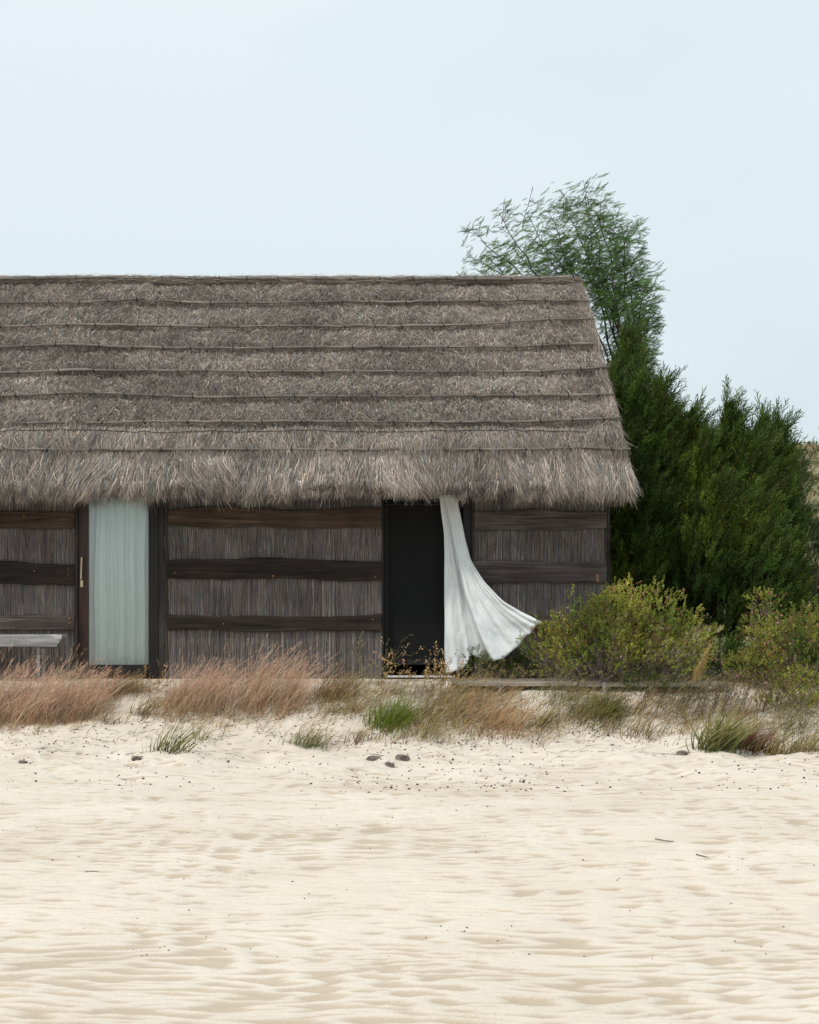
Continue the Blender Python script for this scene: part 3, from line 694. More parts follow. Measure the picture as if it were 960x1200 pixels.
# pale curtain behind the glass
nu, nv = 260, 40; U, Vv = np.meshgrid(np.linspace(0, 1, nu), np.linspace(0, 1, nv))
x = xw(101) + U * (xw(178) - xw(101)); z = 2.88 - Vv * (2.88 - 0.78)
ph = 0.8 * gnoise(U * 3, Vv * 2, 81)
yc = 0.135 + 0.042 * np.sin(U * 2 * math.pi * 5.5 + ph * 2) + 0.014 * np.sin(U * 2 * math.pi * 12 + 1 + ph * 3) + 0.006 * gnoise(U * 18, Vv * 3, 82)
x = x + 0.012 * gnoise(U * 4, Vv * 3, 83)
g = Geo(); ii = np.arange(nv - 1)[:, None] * nu + np.arange(nu - 1)[None]
g.add(np.stack([x, yc, z], -1), np.stack([ii, ii + nu, ii + nu + 1, ii + 1], -1).reshape(-1, 4), (1, 1, 1))
o = g.build('curtain', M_sheer, smooth=True, origin=A(xw(139), .115, 2.88)); m = o.modifiers.new('thick', 'SOLIDIFY'); m.thickness = 0.002
tag(o, 'pale green sheer curtain hanging straight behind the glass door', 'curtain')

# ------------------------------------------------------------------ bench and boardwalk
bench = thing('bench', 'low silver grey wooden bench by the reed wall beside the glass door', 'bench', (-5.2, -0.35, 0.66))
g = Geo(); yb = -0.55; xa, xe = -6.1, xw(72.5, yb)
z1, z0 = zw(743.5, yb), zw(757.5, yb)
v = [[xa, yb, z0], [xw(66, yb), yb, z0], [xe, yb, z0 + .10], [xe, yb, z1], [xa, yb, z1]]
v = np.array(v + [[p[0], p[1] + 0.035, p[2]] for p in v]); k = 5; i = np.arange(5)
g.add(v, np.stack([(i + 1) % 5, i, i + 5, (i + 1) % 5 + 5], -1), (1, 1, 1)); g.add(v, [[0, 1, 2, 3, 4], [9, 8, 7, 6, 5]], (1, 1, 1))
bevelled(g.build('apron_board', M_bench, bench), 0.004)
g = Geo(); box(g, xa, xe - .01, yb + .037, yb + .20, z1 - .035, z1 - .003); bevelled(g.build('seat_plank', M_bench, bench), 0.004)
g = Geo(); box(g, xa, xe - .015, yb + .21, yb + .37, z1 - .035, z1 - .004); bevelled(g.build('seat_plank', M_bench, bench), 0.004)
for px in (44, -95):
    for dy in (0.04, 0.30):
        g = Geo(); box(g, xw(px - 1.8, yb), xw(px + 1.8, yb), yb + dy, yb + dy + .04, 0.50, z1 - .037)
        bevelled(g.build('leg', M_bench, bench), 0.003)
g = Geo()
for px, py in ((62, 747), (44, 755), (28, 748), (12, 750)):
    c = at(px, py, yb - .003); add_tube(g, [c, c + A(0, .01, 0)], 0.007, (1, 1, 1), 6)
g.build('screw', M_rust, bench)

deck = thing('boardwalk', 'bleached grey plank walkway half buried in sand before the doorway', 'walkway', (1.8, -0.6, 0.6))
for q in range(6):
    y1 = -0.20 - q * 0.145; y0 = y1 - 0.137
    for (x0, x1) in ((0.45 + rng.uniform(0, .05), 2.05 + rng.uniform(-.2, .2)), (2.30, 4.3 + rng.uniform(-.2, .2))):
        x0 = x0 + rng.uniform(-.2, .2) * (x0 > 1); x1 = min(x1, 3.55) + rng.uniform(-.35, .1) * (x1 > 3)
        zt = 0.715 - (.014 if x0 > 1 else 0) + rng.uniform(-.004, .004) - (0.008 if q == 0 else 0) - 0.004 * q
        x0b = x0 if x0 < 1 else deck_x + 0.008
        deck_x = x1
        g = Geo(); box(g, x0b, x1, y0, y1, zt - .035, zt); bevelled(g.build('plank', M_deck, deck), 0.004)
for px in (0.98, 2.14):
    g = Geo(); box(g, px, px + .035, -1.112, -1.080, 0.40, 0.70); bevelled(g.build('stake', M_bench, deck), 0.003)

# ------------------------------------------------------------------ plant building blocks
def frames(D, roll=None):
    n = len(D); D = norm(D); U = norm(np.cross(D, rng.normal(size=(n, 3)))); Vv = np.cross(D, U)
    return np.stack([U, Vv, D], axis=-1)            # columns
def stamp(tmpl, P, D, scale, col):
    tv, tf, tcx = tmpl; n = len(P); R = frames(D)
    v = np.einsum('nij,kj->nki', R, tv) * np.broadcast_to(scale, (n,))[:, None, None] + P[:, None]
    f = (tf[None] + (np.arange(n) * len(tv))[:, None, None]).reshape(-1, tf.shape[1])
    c = col[:, None] * tcx[None]
    return v.reshape(-1, 3), f, c.reshape(-1, 3)
def tm_feather(nb=15, ns=5, spread=0.36, w=0.036, droop=0.0, seed=0):       # conifer spray: axis, branchlets, scale leaves
    r = np.random.default_rng(seed); P, D, Ln, Wd, c = [], [], [], [], []
    for i in range(nb):
        t = 0.08 + 0.92 * i / nb; a = i * 2.4 + r.uniform(-.4, .4); l = 0.42 * (1 - t * 0.75)
        d = norm(A(math.cos(a) * spread, math.sin(a) * spread, 1.0)); p = A(0, 0, t * 0.9)
        P.append(p); D.append(d); Ln.append(l); Wd.append(w * .55); c.append(0.85)
        for j in range(ns):
            q = p + d * l * (0.25 + 0.7 * j / ns); e = norm(d + r.normal(0, .38, 3)); P.append(q); D.append(e); Ln.append(l * 0.42); Wd.append(w); c.append(r.uniform(.8, 1.35))
    P.append(A(0, 0, 0)); D.append(A(0, 0, 1)); Ln.append(1.0); Wd.append(w * .6); c.append(.6)
    v, f, cc = ribbons(np.array(P), np.array(D), np.array(Ln), np.array(Wd), np.repeat(np.array(c)[:, None], 3, 1), seg=1)
    return v, f, cc
def tm_leafy(nl=12, ll=0.22, lw=0.12, seed=0, spread=1.0, axis=True):      # broad-leaved twig
    r = np.random.default_rng(seed); P, D, Ln, Wd, c = [], [], [], [], []
    for i in range(nl):
        t = 0.15 + 0.85 * (i + 1) / nl; a = i * 2.4; d = norm(A(math.cos(a) * spread, math.sin(a) * spread, 0.8)) + r.normal(0, .2, 3)
        P.append(A(0, 0, t)); D.append(d); Ln.append(ll * r.uniform(.7, 1.2)); Wd.append(lw * r.uniform(.8, 1.2)); c.append(np.full(3, r.uniform(.75, 1.3)))
    v, f, cc = ribbons(np.array(P), np.array(D), np.array(Ln), np.array(Wd), np.array(c), seg=3, prof='leaf')
    return v, f, cc
TM_J = [tm_feather(seed=k) for k in range(3)]
TM_T = [tm_feather(12, 2, 0.36, 0.044, seed=10 + k) for k in range(2)]
TM_SH = [tm_feather(16, 3, 0.42, 0.024, seed=40 + k) for k in range(2)]
TM_B = [tm_leafy(seed=20 + k) for k in range(3)]
TM_S = [tm_leafy(9, 0.3, 0.05, seed=30 + k, spread=.6) for k in range(2)]
def stampall(g, tms, P, D, sc, col):
    k = rng.integers(0, len(tms), len(P))
    for q in range(len(tms)):
        m = k == q
        if m.any(): g.add(*stamp(tms[q], P[m], D[m], sc[m], col[m]))
def vary(base, n, k=0.2, hue=0.06):
    return np.clip(np.asarray(base) * np.exp(k * np.clip(rng.normal(0, 1, n), -2, 1.3))[:, None] * (1 + rng.normal(0, hue, (n, 3))), 0.002, 0.9)
def limb(g, a, b, r0, r1, col, wob=0.1, n=9, sides=6, sag=0.0):
    t = np.linspace(0, 1, n); p = a + (b - a) * t[:, None]; d = np.linalg.norm(b - a)
    w = np.cumsum(rng.normal(0, 1, (n, 3)), 0); w -= t[:, None] * w[-1]; p = p + w * d * wob / n
    p[:, 2] += sag * np.sin(t * math.pi)
    add_tube(g, p, r0 + (r1 - r0) * t, col, sides); return p

# ------------------------------------------------------------------ junipers beside the gable
def juniper(label, base, Y, plumes, n_per, group):
    b = at(base[0], base[1], Y); b[2] = float(ground_z(b[0], Y))
    t = thing('juniper_tree', label, 'tree', b, group)
    g = Geo(); tr = Geo()
    brown = A(0.055, 0.038, 0.026)
    fork = b + A(0, 0, 0.5)
    limb(tr, b - A(0, 0, .1), fork, 0.13, 0.10, brown, 0.05, sides=9)
    for (tx, ty, bx, by, rad, dy) in plumes:
        tip = at(tx, ty, Y + dy) - A(0, 0, .15); bot = at(bx, by, Y + dy * 0.7)
        limb(tr, fork, bot, 0.06, 0.04, brown, 0.1); limb(tr, bot, tip - (tip - bot) * .08, 0.035, 0.006, brown, 0.06)
        n = int(n_per * rad * np.linalg.norm(tip - bot))
        tt = rng.random(n) ** 0.72; ax = bot + (tip - bot) * tt[:, None]
        a = rng.uniform(0, 2 * math.pi, n)
        prof = np.minimum(1, ((1 - tt) * 1.35) ** 1.15 + 0.01) * (0.75 + 0.45 * vnoise(a * 1.5 + tx, tt * 7 + ty, 3)) * rad
        rr = prof * (rng.uniform(0.35, 1.0, n) ** 0.5 + .35 * (rng.random(n) < .06))
        o = np.stack([np.cos(a), np.sin(a), np.zeros(n)], -1)
        P = ax + o * rr[:, None]
        P[:, 2] = np.maximum(P[:, 2], 0.72)
        D = o * 0.38 + A(0.42, 0, 1.0) + rng.normal(0, .20, (n, 3))
        sc = rng.uniform(0.20, 0.48, n) * np.clip((1.08 - tt) * 4, .55, 1)
        D = D + A(.1, 0, 1.2) * (tt > .8)[:, None]
        warm = np.clip(fbm(P[:, 0] * 1.6 + 5, P[:, 2] * 1.6, 33, 2) * 1.6 - .45, 0, 1)[:, None]
        col = vary(A(0.052, 0.092, 0.017), n, .5) * (1 - warm) + vary(A(0.130, 0.160, 0.023), n, .5) * warm
        stampall(g, TM_J, P, D, sc, col)
        m = int(34 * np.linalg.norm(tip - bot)); tt = rng.uniform(.45, 1.0, m); a = rng.uniform(0, 2 * math.pi, m)      # long single shoots that break the outline
        o = np.stack([np.cos(a), np.sin(a), np.zeros(m)], -1); rr = rad * np.minimum(1, (1 - tt) * 1.3) * .95
        P = bot + (tip - bot) * tt[:, None] + o * rr[:, None]
        stampall(g, TM_SH, P, o * .35 + A(.5, 0, 1.0) + rng.normal(0, .18, (m, 3)), rng.uniform(.38, .62, m), vary(A(0.075, 0.115, 0.02), m, .4))
    g.build('crown', M_leaf, t); tr.build('trunk', M_twig, t, smooth=True)
    return t
juniper('dark green juniper tree close against the gable end of the hut', (748, 760), 3.4,
  [(716, 428, 728, 690, .62, .3), (744, 440, 745, 690, .60, 0), (768, 446, 770, 700, .62, -.2), (790, 480, 785, 710, .55, .3), (724, 500, 728, 730, .6, -.4), (757, 560, 760, 745, .62, -.7), (800, 570, 795, 745, .5, -.6),
   (730, 390, 735, 560, .34, 1.2)],
  700, 'junipers right of the hut')
juniper('dark green juniper tree with three pointed tops further from the hut', (860, 760), 3.0,
  [(808, 482, 815, 700, .42, .3), (822, 508, 825, 710, .5, -.2), (852, 472, 850, 690, .50, 0), (876, 508, 872, 700, .50, -.3), (893, 490, 880, 700, .42, .1), (909, 492, 893, 700, .40, .2), (912, 552, 895, 720, .36, 0),
   (836, 560, 838, 745, .6, -.7), (872, 580, 868, 745, .6, -.8), (896, 606, 889, 745, .46, -.6), (918, 640, 910, 745, .26, -.1)],
  700, 'junipers right of the hut')

# ------------------------------------------------------------------ tall wispy tree behind the roof
b = at(742, 740, 6.4); b[2] = float(ground_z(b[0], 6.4))
tt_ = thing('wispy_tree', 'tall airy green tree leaning in the wind behind the roof end', 'tree', b)
g, tr = Geo(), Geo(); bark = A(0.075, 0.055, 0.042)
Yt = 6.4
fork1 = at(738, 520, Yt); limb(tr, b - A(0, 0, .1), fork1, .13, .09, bark, .06, sides=9)
crown = [  # limb tip px,py, start px,py, spray count, spread m, dY
 (694, 228, 732, 470, 150, .30, .2), (712, 240, 735, 460, 140, .30, -.3), (672, 232, 722, 450, 120, .30, .5), (650, 248, 715, 440, 110, .28, -.4), (735, 262, 738, 440, 130, .28, .1),
 (700, 270, 733, 430, 150, .34, -.1), (730, 300, 740, 430, 170, .36, .3), (748, 330, 742, 440, 130, .28, -.2), (752, 372, 742, 460, 150, .28, .2), (746, 410, 742, 480, 170, .28, -.3),
 (625, 250, 700, 420, 60, .26, .2), (592, 248, 690, 400, 40, .24, -.2), (600, 285, 690, 405, 80, .28, .4), (560, 268, 680, 395, 36, .22, 0), (548, 300, 680, 395, 60, .26, .3), (575, 305, 690, 400, 80, .28, -.3), (640, 285, 705, 410, 130, .32, 0), (665, 300, 712, 420, 150, .34, -.3),
 (690, 320, 728, 430, 170, .36, .3), (718, 345, 735, 440, 190, .34, -.2), (728, 400, 738, 480, 210, .34, .3), (720, 440, 738, 500, 160, .3, .1), (620, 320, 700, 410, 80, .3, .2), (545, 322, 680, 398, 40, .24, -.2)]
for (tx, ty, sx_, sy_, n, sp, dy) in crown:
    tip = at(tx - (8 if ty < 290 else 0), ty, Yt + dy); st = at(sx_, sy_, Yt + dy * .3)
    limb(tr, fork1, st, .035, .022, bark, .1); p = limb(tr, st, tip, .018, .004, bark, .16, n=12, sag=.1)
    n = int(n * (1.9 if tx < 660 else 2.0)); ti = rng.random(n) ** 0.6; q = np.stack([np.interp(0.30 + 0.72 * ti, np.linspace(0, 1, 12), p[:, i]) for i in range(3)], -1)
    off = np.clip(rng.normal(0, 1, (n, 3)), -1.6, 1.6) * A(sp * 1.0, sp, sp * .8) * .55; P = q + off
    D = A(1.0, 0, .15) + rng.normal(0, .45, (n, 3)); D[:, 2] += rng.uniform(-.2, .7, n)
    sc = rng.uniform(.08, .24, n)
    stampall(g, TM_T, P, D, sc, vary(A(0.125, 0.225, 0.055), n, .4))
    m = max(3, n // 6); qq = P[:m]; src = q[:m]; d = qq - src; ln = np.linalg.norm(d, axis=1)
    tr.add(*ribbons(src, d, ln, .008, vary(bark, m), seg=2, bend=rng.normal(0, .03, (m, 3))))
# long shoots against the sky
for (x0, y0, x1, y1) in ((690, 240, 684, 212), (560, 268, 536, 272), (588, 262, 592, 232), (662, 262, 660, 226), (612, 262, 624, 222)):
    a_, b_ = at(x0, y0, Yt), at(x1, y1, Yt); limb(tr, a_, b_, .006, .003, bark * .8, .1, sides=4)
    n = 9; P = a_ + (b_ - a_) * rng.random(n)[:, None]; stampall(g, TM_T, P, A(.8, 0, .4) + rng.normal(0, .4, (n, 3)), rng.uniform(.10, .2, n), vary(A(.05, .13, .03), n))
g.build('crown', M_soft, tt_); tr.build('trunk', M_twig, tt_)

# thin open shrub at the right edge, in front of the hill
def open_shrub(label, base, Y, blobs, dens, colr, name='open_shrub', group=None, sprig=TM_T, sc=(.12, .26), lean=.5):
    b = at(base[0], base[1], Y); b[2] = float(ground_z(b[0], Y)); t = thing(name, label, 'shrub', b, group); g, tr = Geo(), Geo()
    for (cx, cy, rx, ry, k) in blobs:
        c = at(cx, cy, Y); s_ = (Y + 20) / F; n = int(dens * k)
        P = c + rng.normal(0, .45, (n, 3)) * A(rx * s_, rx * s_ * .8, ry * s_); P[:, 2] = np.maximum(P[:, 2], b[2] + .05)
        D = A(lean, 0, .9) + rng.normal(0, .4, (n, 3)); stampall(g, sprig, P, D, rng.uniform(*sc, n), vary(colr, n, .35))
        for _ in range(4): limb(tr, b + rng.normal(0, .12, 3) * A(1, 1, 0), c + rng.normal(0, .3, 3) * A(rx * s_, .3, ry * s_), .016, .004, bark, .2, sides=5)
    g.build('foliage', M_leaf, t); tr.build('stem', M_twig, t); return t
open_shrub('thin see-through shrub at the right edge before the hill', (945, 760), 4.6,
  [(930, 560, 18, 30, 1), (938, 610, 18, 30, 1), (952, 640, 22, 30, 1.2), (948, 690, 26, 36, 2), (975, 620, 24, 60, 1.6), (985, 560, 20, 50, .8), (920, 730, 30, 30, 2), (960, 730, 36, 30, 2)], 150, A(0.07, 0.105, 0.03))

# hill scrub
g = Geo(); n = 9000; x = rng.uniform(-14, 46, n); y = rng.uniform(16, 66, n); keep = fbm(x * .25, y * .25, 61, 3) > .42; x, y = x[keep], y[keep]; n = len(x)
z = ground_z(x, y); m = 22
P = np.repeat(np.stack([x, y, z], -1), m, 0); k = len(P); size = np.repeat(rng.uniform(.15, .55, n), m)
P = P + rng.normal(0, .5, (k, 3)) * size[:, None] * A(1, 1, .5); P[:, 2] = np.maximum(P[:, 2], ground_z(P[:, 0], P[:, 1]))
ck = np.repeat(rng.random(n), m)[:, None]; c = np.where(ck < .45, A(.10, .10, .035), np.where(ck < .8, A(.26, .22, .11), A(.16, .10, .055))) * np.exp(rng.normal(0, .35, (k, 1)))
g.add(*ribbons(P, A(.3, 0, 1) + rng.normal(0, .6, (k, 3)), size * .35, size * .16, c, seg=2, prof='leaf'))
tag(g.build('hill_scrub', M_leaf), 'olive and straw coloured scrub covering the hill', kind='stuff')
# lone dark bush on the skyline
def ground_at_sky(px, Yv): return A((px - 480) * (Yv + 20) / F, Yv, float(ground_z((px - 480) * (Yv + 20) / F, Yv)))
b = ground_at_sky(943.5, 60.5); t = thing('hilltop_bush', 'tiny dark bush alone on the skyline of the hill', 'bush', b)
g = Geo(); n = 260; P = b + A(0, 0, .3) + rng.normal(0, .28, (n, 3)) * A(1.2, 1, .6); stampall(g, TM_B, P, rng.normal(0, 1, (n, 3)) + A(.5, 0, 1), rng.uniform(.2, .35, n), vary(A(.03, .03, .015), n)); g.build('foliage', M_leaf, t)
g = Geo(); limb(g, b - A(0, 0, .2), b + A(0, 0, .4), .06, .03, bark); g.build('stem', M_twig, t)

# ------------------------------------------------------------------ leafy bushes on the dune crest
def leafy_bush(label, base, blobs, dens, Yc, cA, cB, red=.12, group='leafy bushes along the dune crest', twigs=30, flowers=0, sc=(.05, .115), name='leafy_bush'):
    b = at(base[0], base[1], Yc); b[2] = float(ground_z(b[0], Yc)); t = thing(name, label, 'bush', b, group)
    g, tr, fl = Geo(), Geo(), Geo(); s_ = (Yc + 20) / F; zmin = b[2]
    for (cx, cy, rx, ry) in blobs:
        c = at(cx, cy, Yc); R = A(rx, rx * .75, ry) * s_; vol = rx * ry * s_ * s_
        n = int(dens * 1.7 * vol); d = norm(rng.normal(0, 1, (n, 3))); rr = rng.random(n) ** .4
        rr = rr * (0.70 + .70 * vnoise(d[:, 0] * 3.5 + cx, d[:, 2] * 3.5 + cy, 6)) + .10 * (rng.random(n) < .05)
        P = c + d * R * rr[:, None]; P = P[P[:, 2] > zmin + .02]; n = len(P); d = norm((P - c) / R)
        D = d * .7 + A(.15, -.1, .75) + rng.normal(0, .35, (n, 3))
        w = np.clip(fbm(P[:, 0] * 3 + 3, P[:, 2] * 3, 15, 3) * 2.2 - .6, 0, 1)[:, None]
        col = vary(cA, n, .25) * (1 - w) + vary(cB, n, .25) * w
        rd = rng.random(n)[:, None] < red; col = np.where(rd, vary(A(.26, .13, .07), n, .3), col)
        stampall(g, TM_B, P, D, rng.uniform(*sc, n), col)
        for _ in range(twigs // len(blobs) + 1):
            e = c + norm(rng.normal(0, 1, 3)) * R * rng.uniform(.4, 1.0)
            if e[2] > zmin + .1: limb(tr, b + A(rng.normal(0, rx * s_ * .3) + (c[0] - b[0]) * .6, rng.uniform(-.3, .1), 0), e, .008, .003, A(.17, .14, .125), .25, sides=4)
        if flowers:
            m = int(flowers); d = norm(rng.normal(0, 1, (m, 3)) + A(0, -.8, .8)); Q = c + d * R * rng.uniform(.92, 1.1, m)[:, None]; Q = Q[Q[:, 2] > zmin + .1]
            for a in range(3): fl.add(*ribbons(Q, rng.normal(0, 1, (len(Q), 3)) + A(0, 0, .5),   .024, .018, vary(lin(215, 160, 145) * .8, len(Q), .12), seg=2, prof='leaf'))
    g.build('foliage', M_leaf, t); tr.build('stem', M_twig, t)
    if flowers: fl.build('blossom', M_leaf, t)
    return t
cA, cB = A(0.155, 0.205, 0.036), A(0.37, 0.375, 0.070)
leafy_bush('largest leafy bush, yellow green, against the hut corner by the curtain', (725, 800),
  [(705, 740, 55, 42), (750, 735, 60, 45), (655, 757, 38, 32), (795, 755, 38, 42), (735, 765, 90, 28), (725, 712, 34, 26)], 2300, -.55, cA, cB, .13, flowers=7, twigs=60)
leafy_bush('small spindly bush with pink tips before the far juniper', (895, 800), [(898, 708, 20, 16), (885, 735, 18, 20), (912, 738, 22, 20), (898, 768, 22, 20)], 1500, -.1, cA * .9, cB, .12, flowers=7, twigs=50)
leafy_bush('sprawling leafy bush cut off by the right edge of the photo', (935, 850), [(930, 745, 36, 26), (965, 740, 40, 34), (905, 778, 40, 30), (950, 785, 50, 36), (985, 770, 40, 60), (895, 805, 32, 18), (928, 815, 40, 24), (962, 826, 40, 30), (905, 752, 24, 20), (872, 782, 26, 16)], 2100, -.75, cA, cB, .16, flowers=8, twigs=60)
leafy_bush('low olive bush spilling onto the sand at the right photo edge', (945, 850), [(930, 812, 34, 22), (964, 818, 40, 32), (905, 828, 22, 12), (985, 835, 30, 26)], 1700, -1.45, cA * .9, cB * .85, .14, flowers=4, twigs=50)
leafy_bush('bright green low bush in the gap between the two larger bushes', (845, 800), [(845, 765, 26, 26), (866, 775, 26, 24), (828, 786, 22, 14)], 2300, -.3, A(.05, .10, .014), A(.11, .17, .025), .06, twigs=14)
leafy_bush('dark green sprig bush under the hem of the blown curtain', (563, 800), [(561, 776, 13, 14), (590, 783, 20, 10), (612, 780, 16, 14)], 2600, -.30, A(.05, .085, .016), A(.12, .14, .03), .06, twigs=10, sc=(.05, .10))
leafy_bush('flat dark green bush on the sand below the largest leafy bush', (757, 808), [(757, 801, 26, 9), (790, 806, 16, 6)], 2300, -1.15, A(.045, .085, .014), A(.09, .13, .025), .05, twigs=8, sc=(.05, .10))

# ------------------------------------------------------------------ grasses
def grass(name, label, cat, px, py, wpx, hpx, n, base, tip, lean=.35, width=.006, spread=.35, group=None, heads=None, seg=4, depth=.25, k=.22, stiff=False):
    c = on_ground(px, py); s_ = (c[1] + 20) / F; Wm, Hm = wpx * s_, hpx * s_
    g = Geo(); P = c + np.stack([rng.normal(0, .27, n) * Wm, rng.normal(0, .3, n) * depth, np.zeros(n)], -1)
    P = gz(P); P[:, 2] -= .02
    Ln = Hm * rng.uniform(.45, 1.12, n) * (1 - .25 * np.abs(P[:, 0] - c[0]) / max(Wm * .5, .01))
    Ln = np.maximum(Ln, .04)
    D = A(lean * .5, 0, 1) + rng.normal(0, spread, (n, 3)) * A(1, 1, .1)
    bend = A(1, 0, -.25) * (Ln * lean * rng.uniform(.4, 1.6, n))[:, None] + rng.normal(0, .1, (n, 3)) * Ln[:, None]
    cb, ct = vary(base, n, k), vary(tip, n, k)
    g.add(*ribbons(P, D, Ln, width * rng.uniform(.6, 1.3, n), cb, bend=bend, seg=seg, tipcol=ct, prof='taper' if not stiff else 'blade'))
    o = g.build(name, M_grass, origin=c)
    tag(o, label, cat, group, 'thing')
    if heads:
        h = Geo(); kind, m, hc, hs = heads; idx = rng.choice(n, min(m, n), replace=False)
        T = P[idx] + norm(D[idx]) * Ln[idx][:, None] + bend[idx]; dirn = norm(norm(D[idx]) * Ln[idx][:, None] + 2 * bend[idx])
        if kind == 'fluff':
            r = 9; Q = np.repeat(T, r, 0) - np.repeat(dirn, r, 0) * rng.uniform(0, hs * 2.6, len(T) * r)[:, None]
            h.add(*ribbons(Q, np.repeat(dirn, r, 0) + rng.normal(0, .35, (len(Q), 3)), rng.uniform(.5, 1.2, len(Q)) * hs, .0035, vary(hc, len(Q), .2), seg=1))
        else:
            r = 5; Q = np.repeat(T, r, 0) - np.repeat(dirn, r, 0) * rng.uniform(0, .16, len(T) * r)[:, None] + rng.normal(0, .012, (len(T) * r, 3))
            h.add(*ribbons(Q, np.repeat(dirn, r, 0) + rng.normal(0, .7, (len(Q), 3)), hs * rng.uniform(.6, 1.2, len(Q)), hs * .6, vary(hc, len(Q), .25), seg=3, prof='leaf'))
        ho = h.build('seed_head', M_grass, parent=o)
    return o
PKb, PKt = lin(176, 146, 112) * .85, lin(226, 188, 164) * .9
pk = lin(226, 188, 166) * .92
G1 = 'pinkish feathery grass clumps before the hut'
for (lab, px, py, w, h, n) in [
  ('pink feathery grass clump cut by the left photo edge', -8, 842, 60, 66, 1700),
  ('pink feathery grass clump under the bench leg', 30, 840, 62, 64, 1900),
  ('pink feathery grass clump under the cut end of the bench', 68, 838, 56, 62, 1700),
  ('pink feathery grass clump ending the left mass, before the glass door stile', 100, 834, 46, 52, 1400),
  ('pinkish grass clump just right of the glass door', 212, 830, 50, 54, 1600),
  ('pinkish grass clump in the middle of the row under the middle wall', 248, 829, 52, 56, 1700),
  ('tallest pinkish grass clump with straw pale tips, leaning right', 296, 826, 46, 66, 1800),
  ('narrow pinkish grass clump at the right end of its row', 336, 826, 36, 60, 1400)]:
    grass('feather_grass', lab, 'grass clump', px, py, w * 1.15, h * 1.05, int(n * .42), PKb, PKt, .30, .0050, .26, G1, ('fluff', 260, pk, .034), depth=.5, k=.5)
for (lab, px, py, w, h, n) in [
  ('short brown grass fringe under the sill of the glass door', 140, 812, 70, 26, 800),
  ('low straw grass clump between the pink row and the green tussock', 390, 818, 46, 34, 700)]:
    grass('straw_grass', lab, 'grass clump', px, py, w, h, n, lin(130, 105, 75) * .8, lin(185, 155, 115) * .8, .35, .005, .35, 'low straw coloured grass', ('fluff', 160, lin(190, 160, 125) * .8, .025), depth=.3)
# brown and straw grasses in the middle
STb, STt = lin(125, 105, 70) * .8, lin(196, 172, 128) * .8
mid = [
 ('straw brown windblown grass right of the green tussock', 520, 838, 60, 44, 700, STb, STt),
 ('reddish straw grass clump below the curtain hem', 560, 848, 60, 54, 420, lin(165, 132, 92) * .8, lin(212, 174, 132) * .85),
 ('reddish straw grass clump at the front of the walkway gap', 590, 856, 50, 52, 400, lin(155, 115, 80) * .8, lin(214, 176, 134) * .85),
 ('sparse pale grass sprouting from bare sand right of the reddish clumps', 625, 858, 44, 40, 320, STb, STt),
 ('olive grass clump before the plank walkway', 690, 842, 60, 40, 700, lin(90, 92, 48) * .7, lin(160, 150, 90) * .75),
 ('hazy straw grass behind and right of the green tussock', 505, 818, 80, 34, 380, STb, STt),
 ('hazy straw grass in front of the low straw clump', 405, 838, 60, 36, 260, STb, STt),
 ('pale straw grass over the near end of the walkway planks', 560, 818, 70, 32, 320, STb, STt),
 ('grey green grass over the middle of the walkway', 650, 820, 70, 34, 480, lin(120, 118, 80) * .75, lin(178, 168, 122) * .8),
 ('faded grass over the far end of the walkway', 800, 826, 80, 40, 520, lin(120, 112, 80) * .75, lin(178, 165, 122) * .8),
 ('grey straw grass below the sprawling right bush', 925, 858, 80, 50, 620, lin(112, 108, 66) * .75, lin(178, 165, 118) * .8),
 ('yellowish windblown grass at the foot of the green tussock', 500, 862, 56, 40, 420, lin(120, 110, 60) * .8, lin(196, 176, 126) * .8)]
for (lab, px, py, w, h, n, c0, c1) in mid:
    grass('dry_grass', lab, 'grass clump', px, py, w * 1.15, h, int(n * .5), c0, c1, .42, .0062, .42, 'dry grass clumps in the middle', ('fluff', n // 3, c1, .03), depth=.5, k=.45)
grass('green_tussock', 'vivid green grass tussock left of the open doorway', 'grass tussock', 458, 850, 56, 46, 520, A(.085, .125, .014), A(.21, .25, .04), .26, .009, .40, None, None, depth=.4, k=.4)
grass('green_tussock', 'dark green tussock low in front of the walkway planks', 'grass tussock', 712, 836, 34, 28, 500, A(.045, .075, .015), A(.10, .13, .035), .2, .0065, .4, None, None, depth=.2)
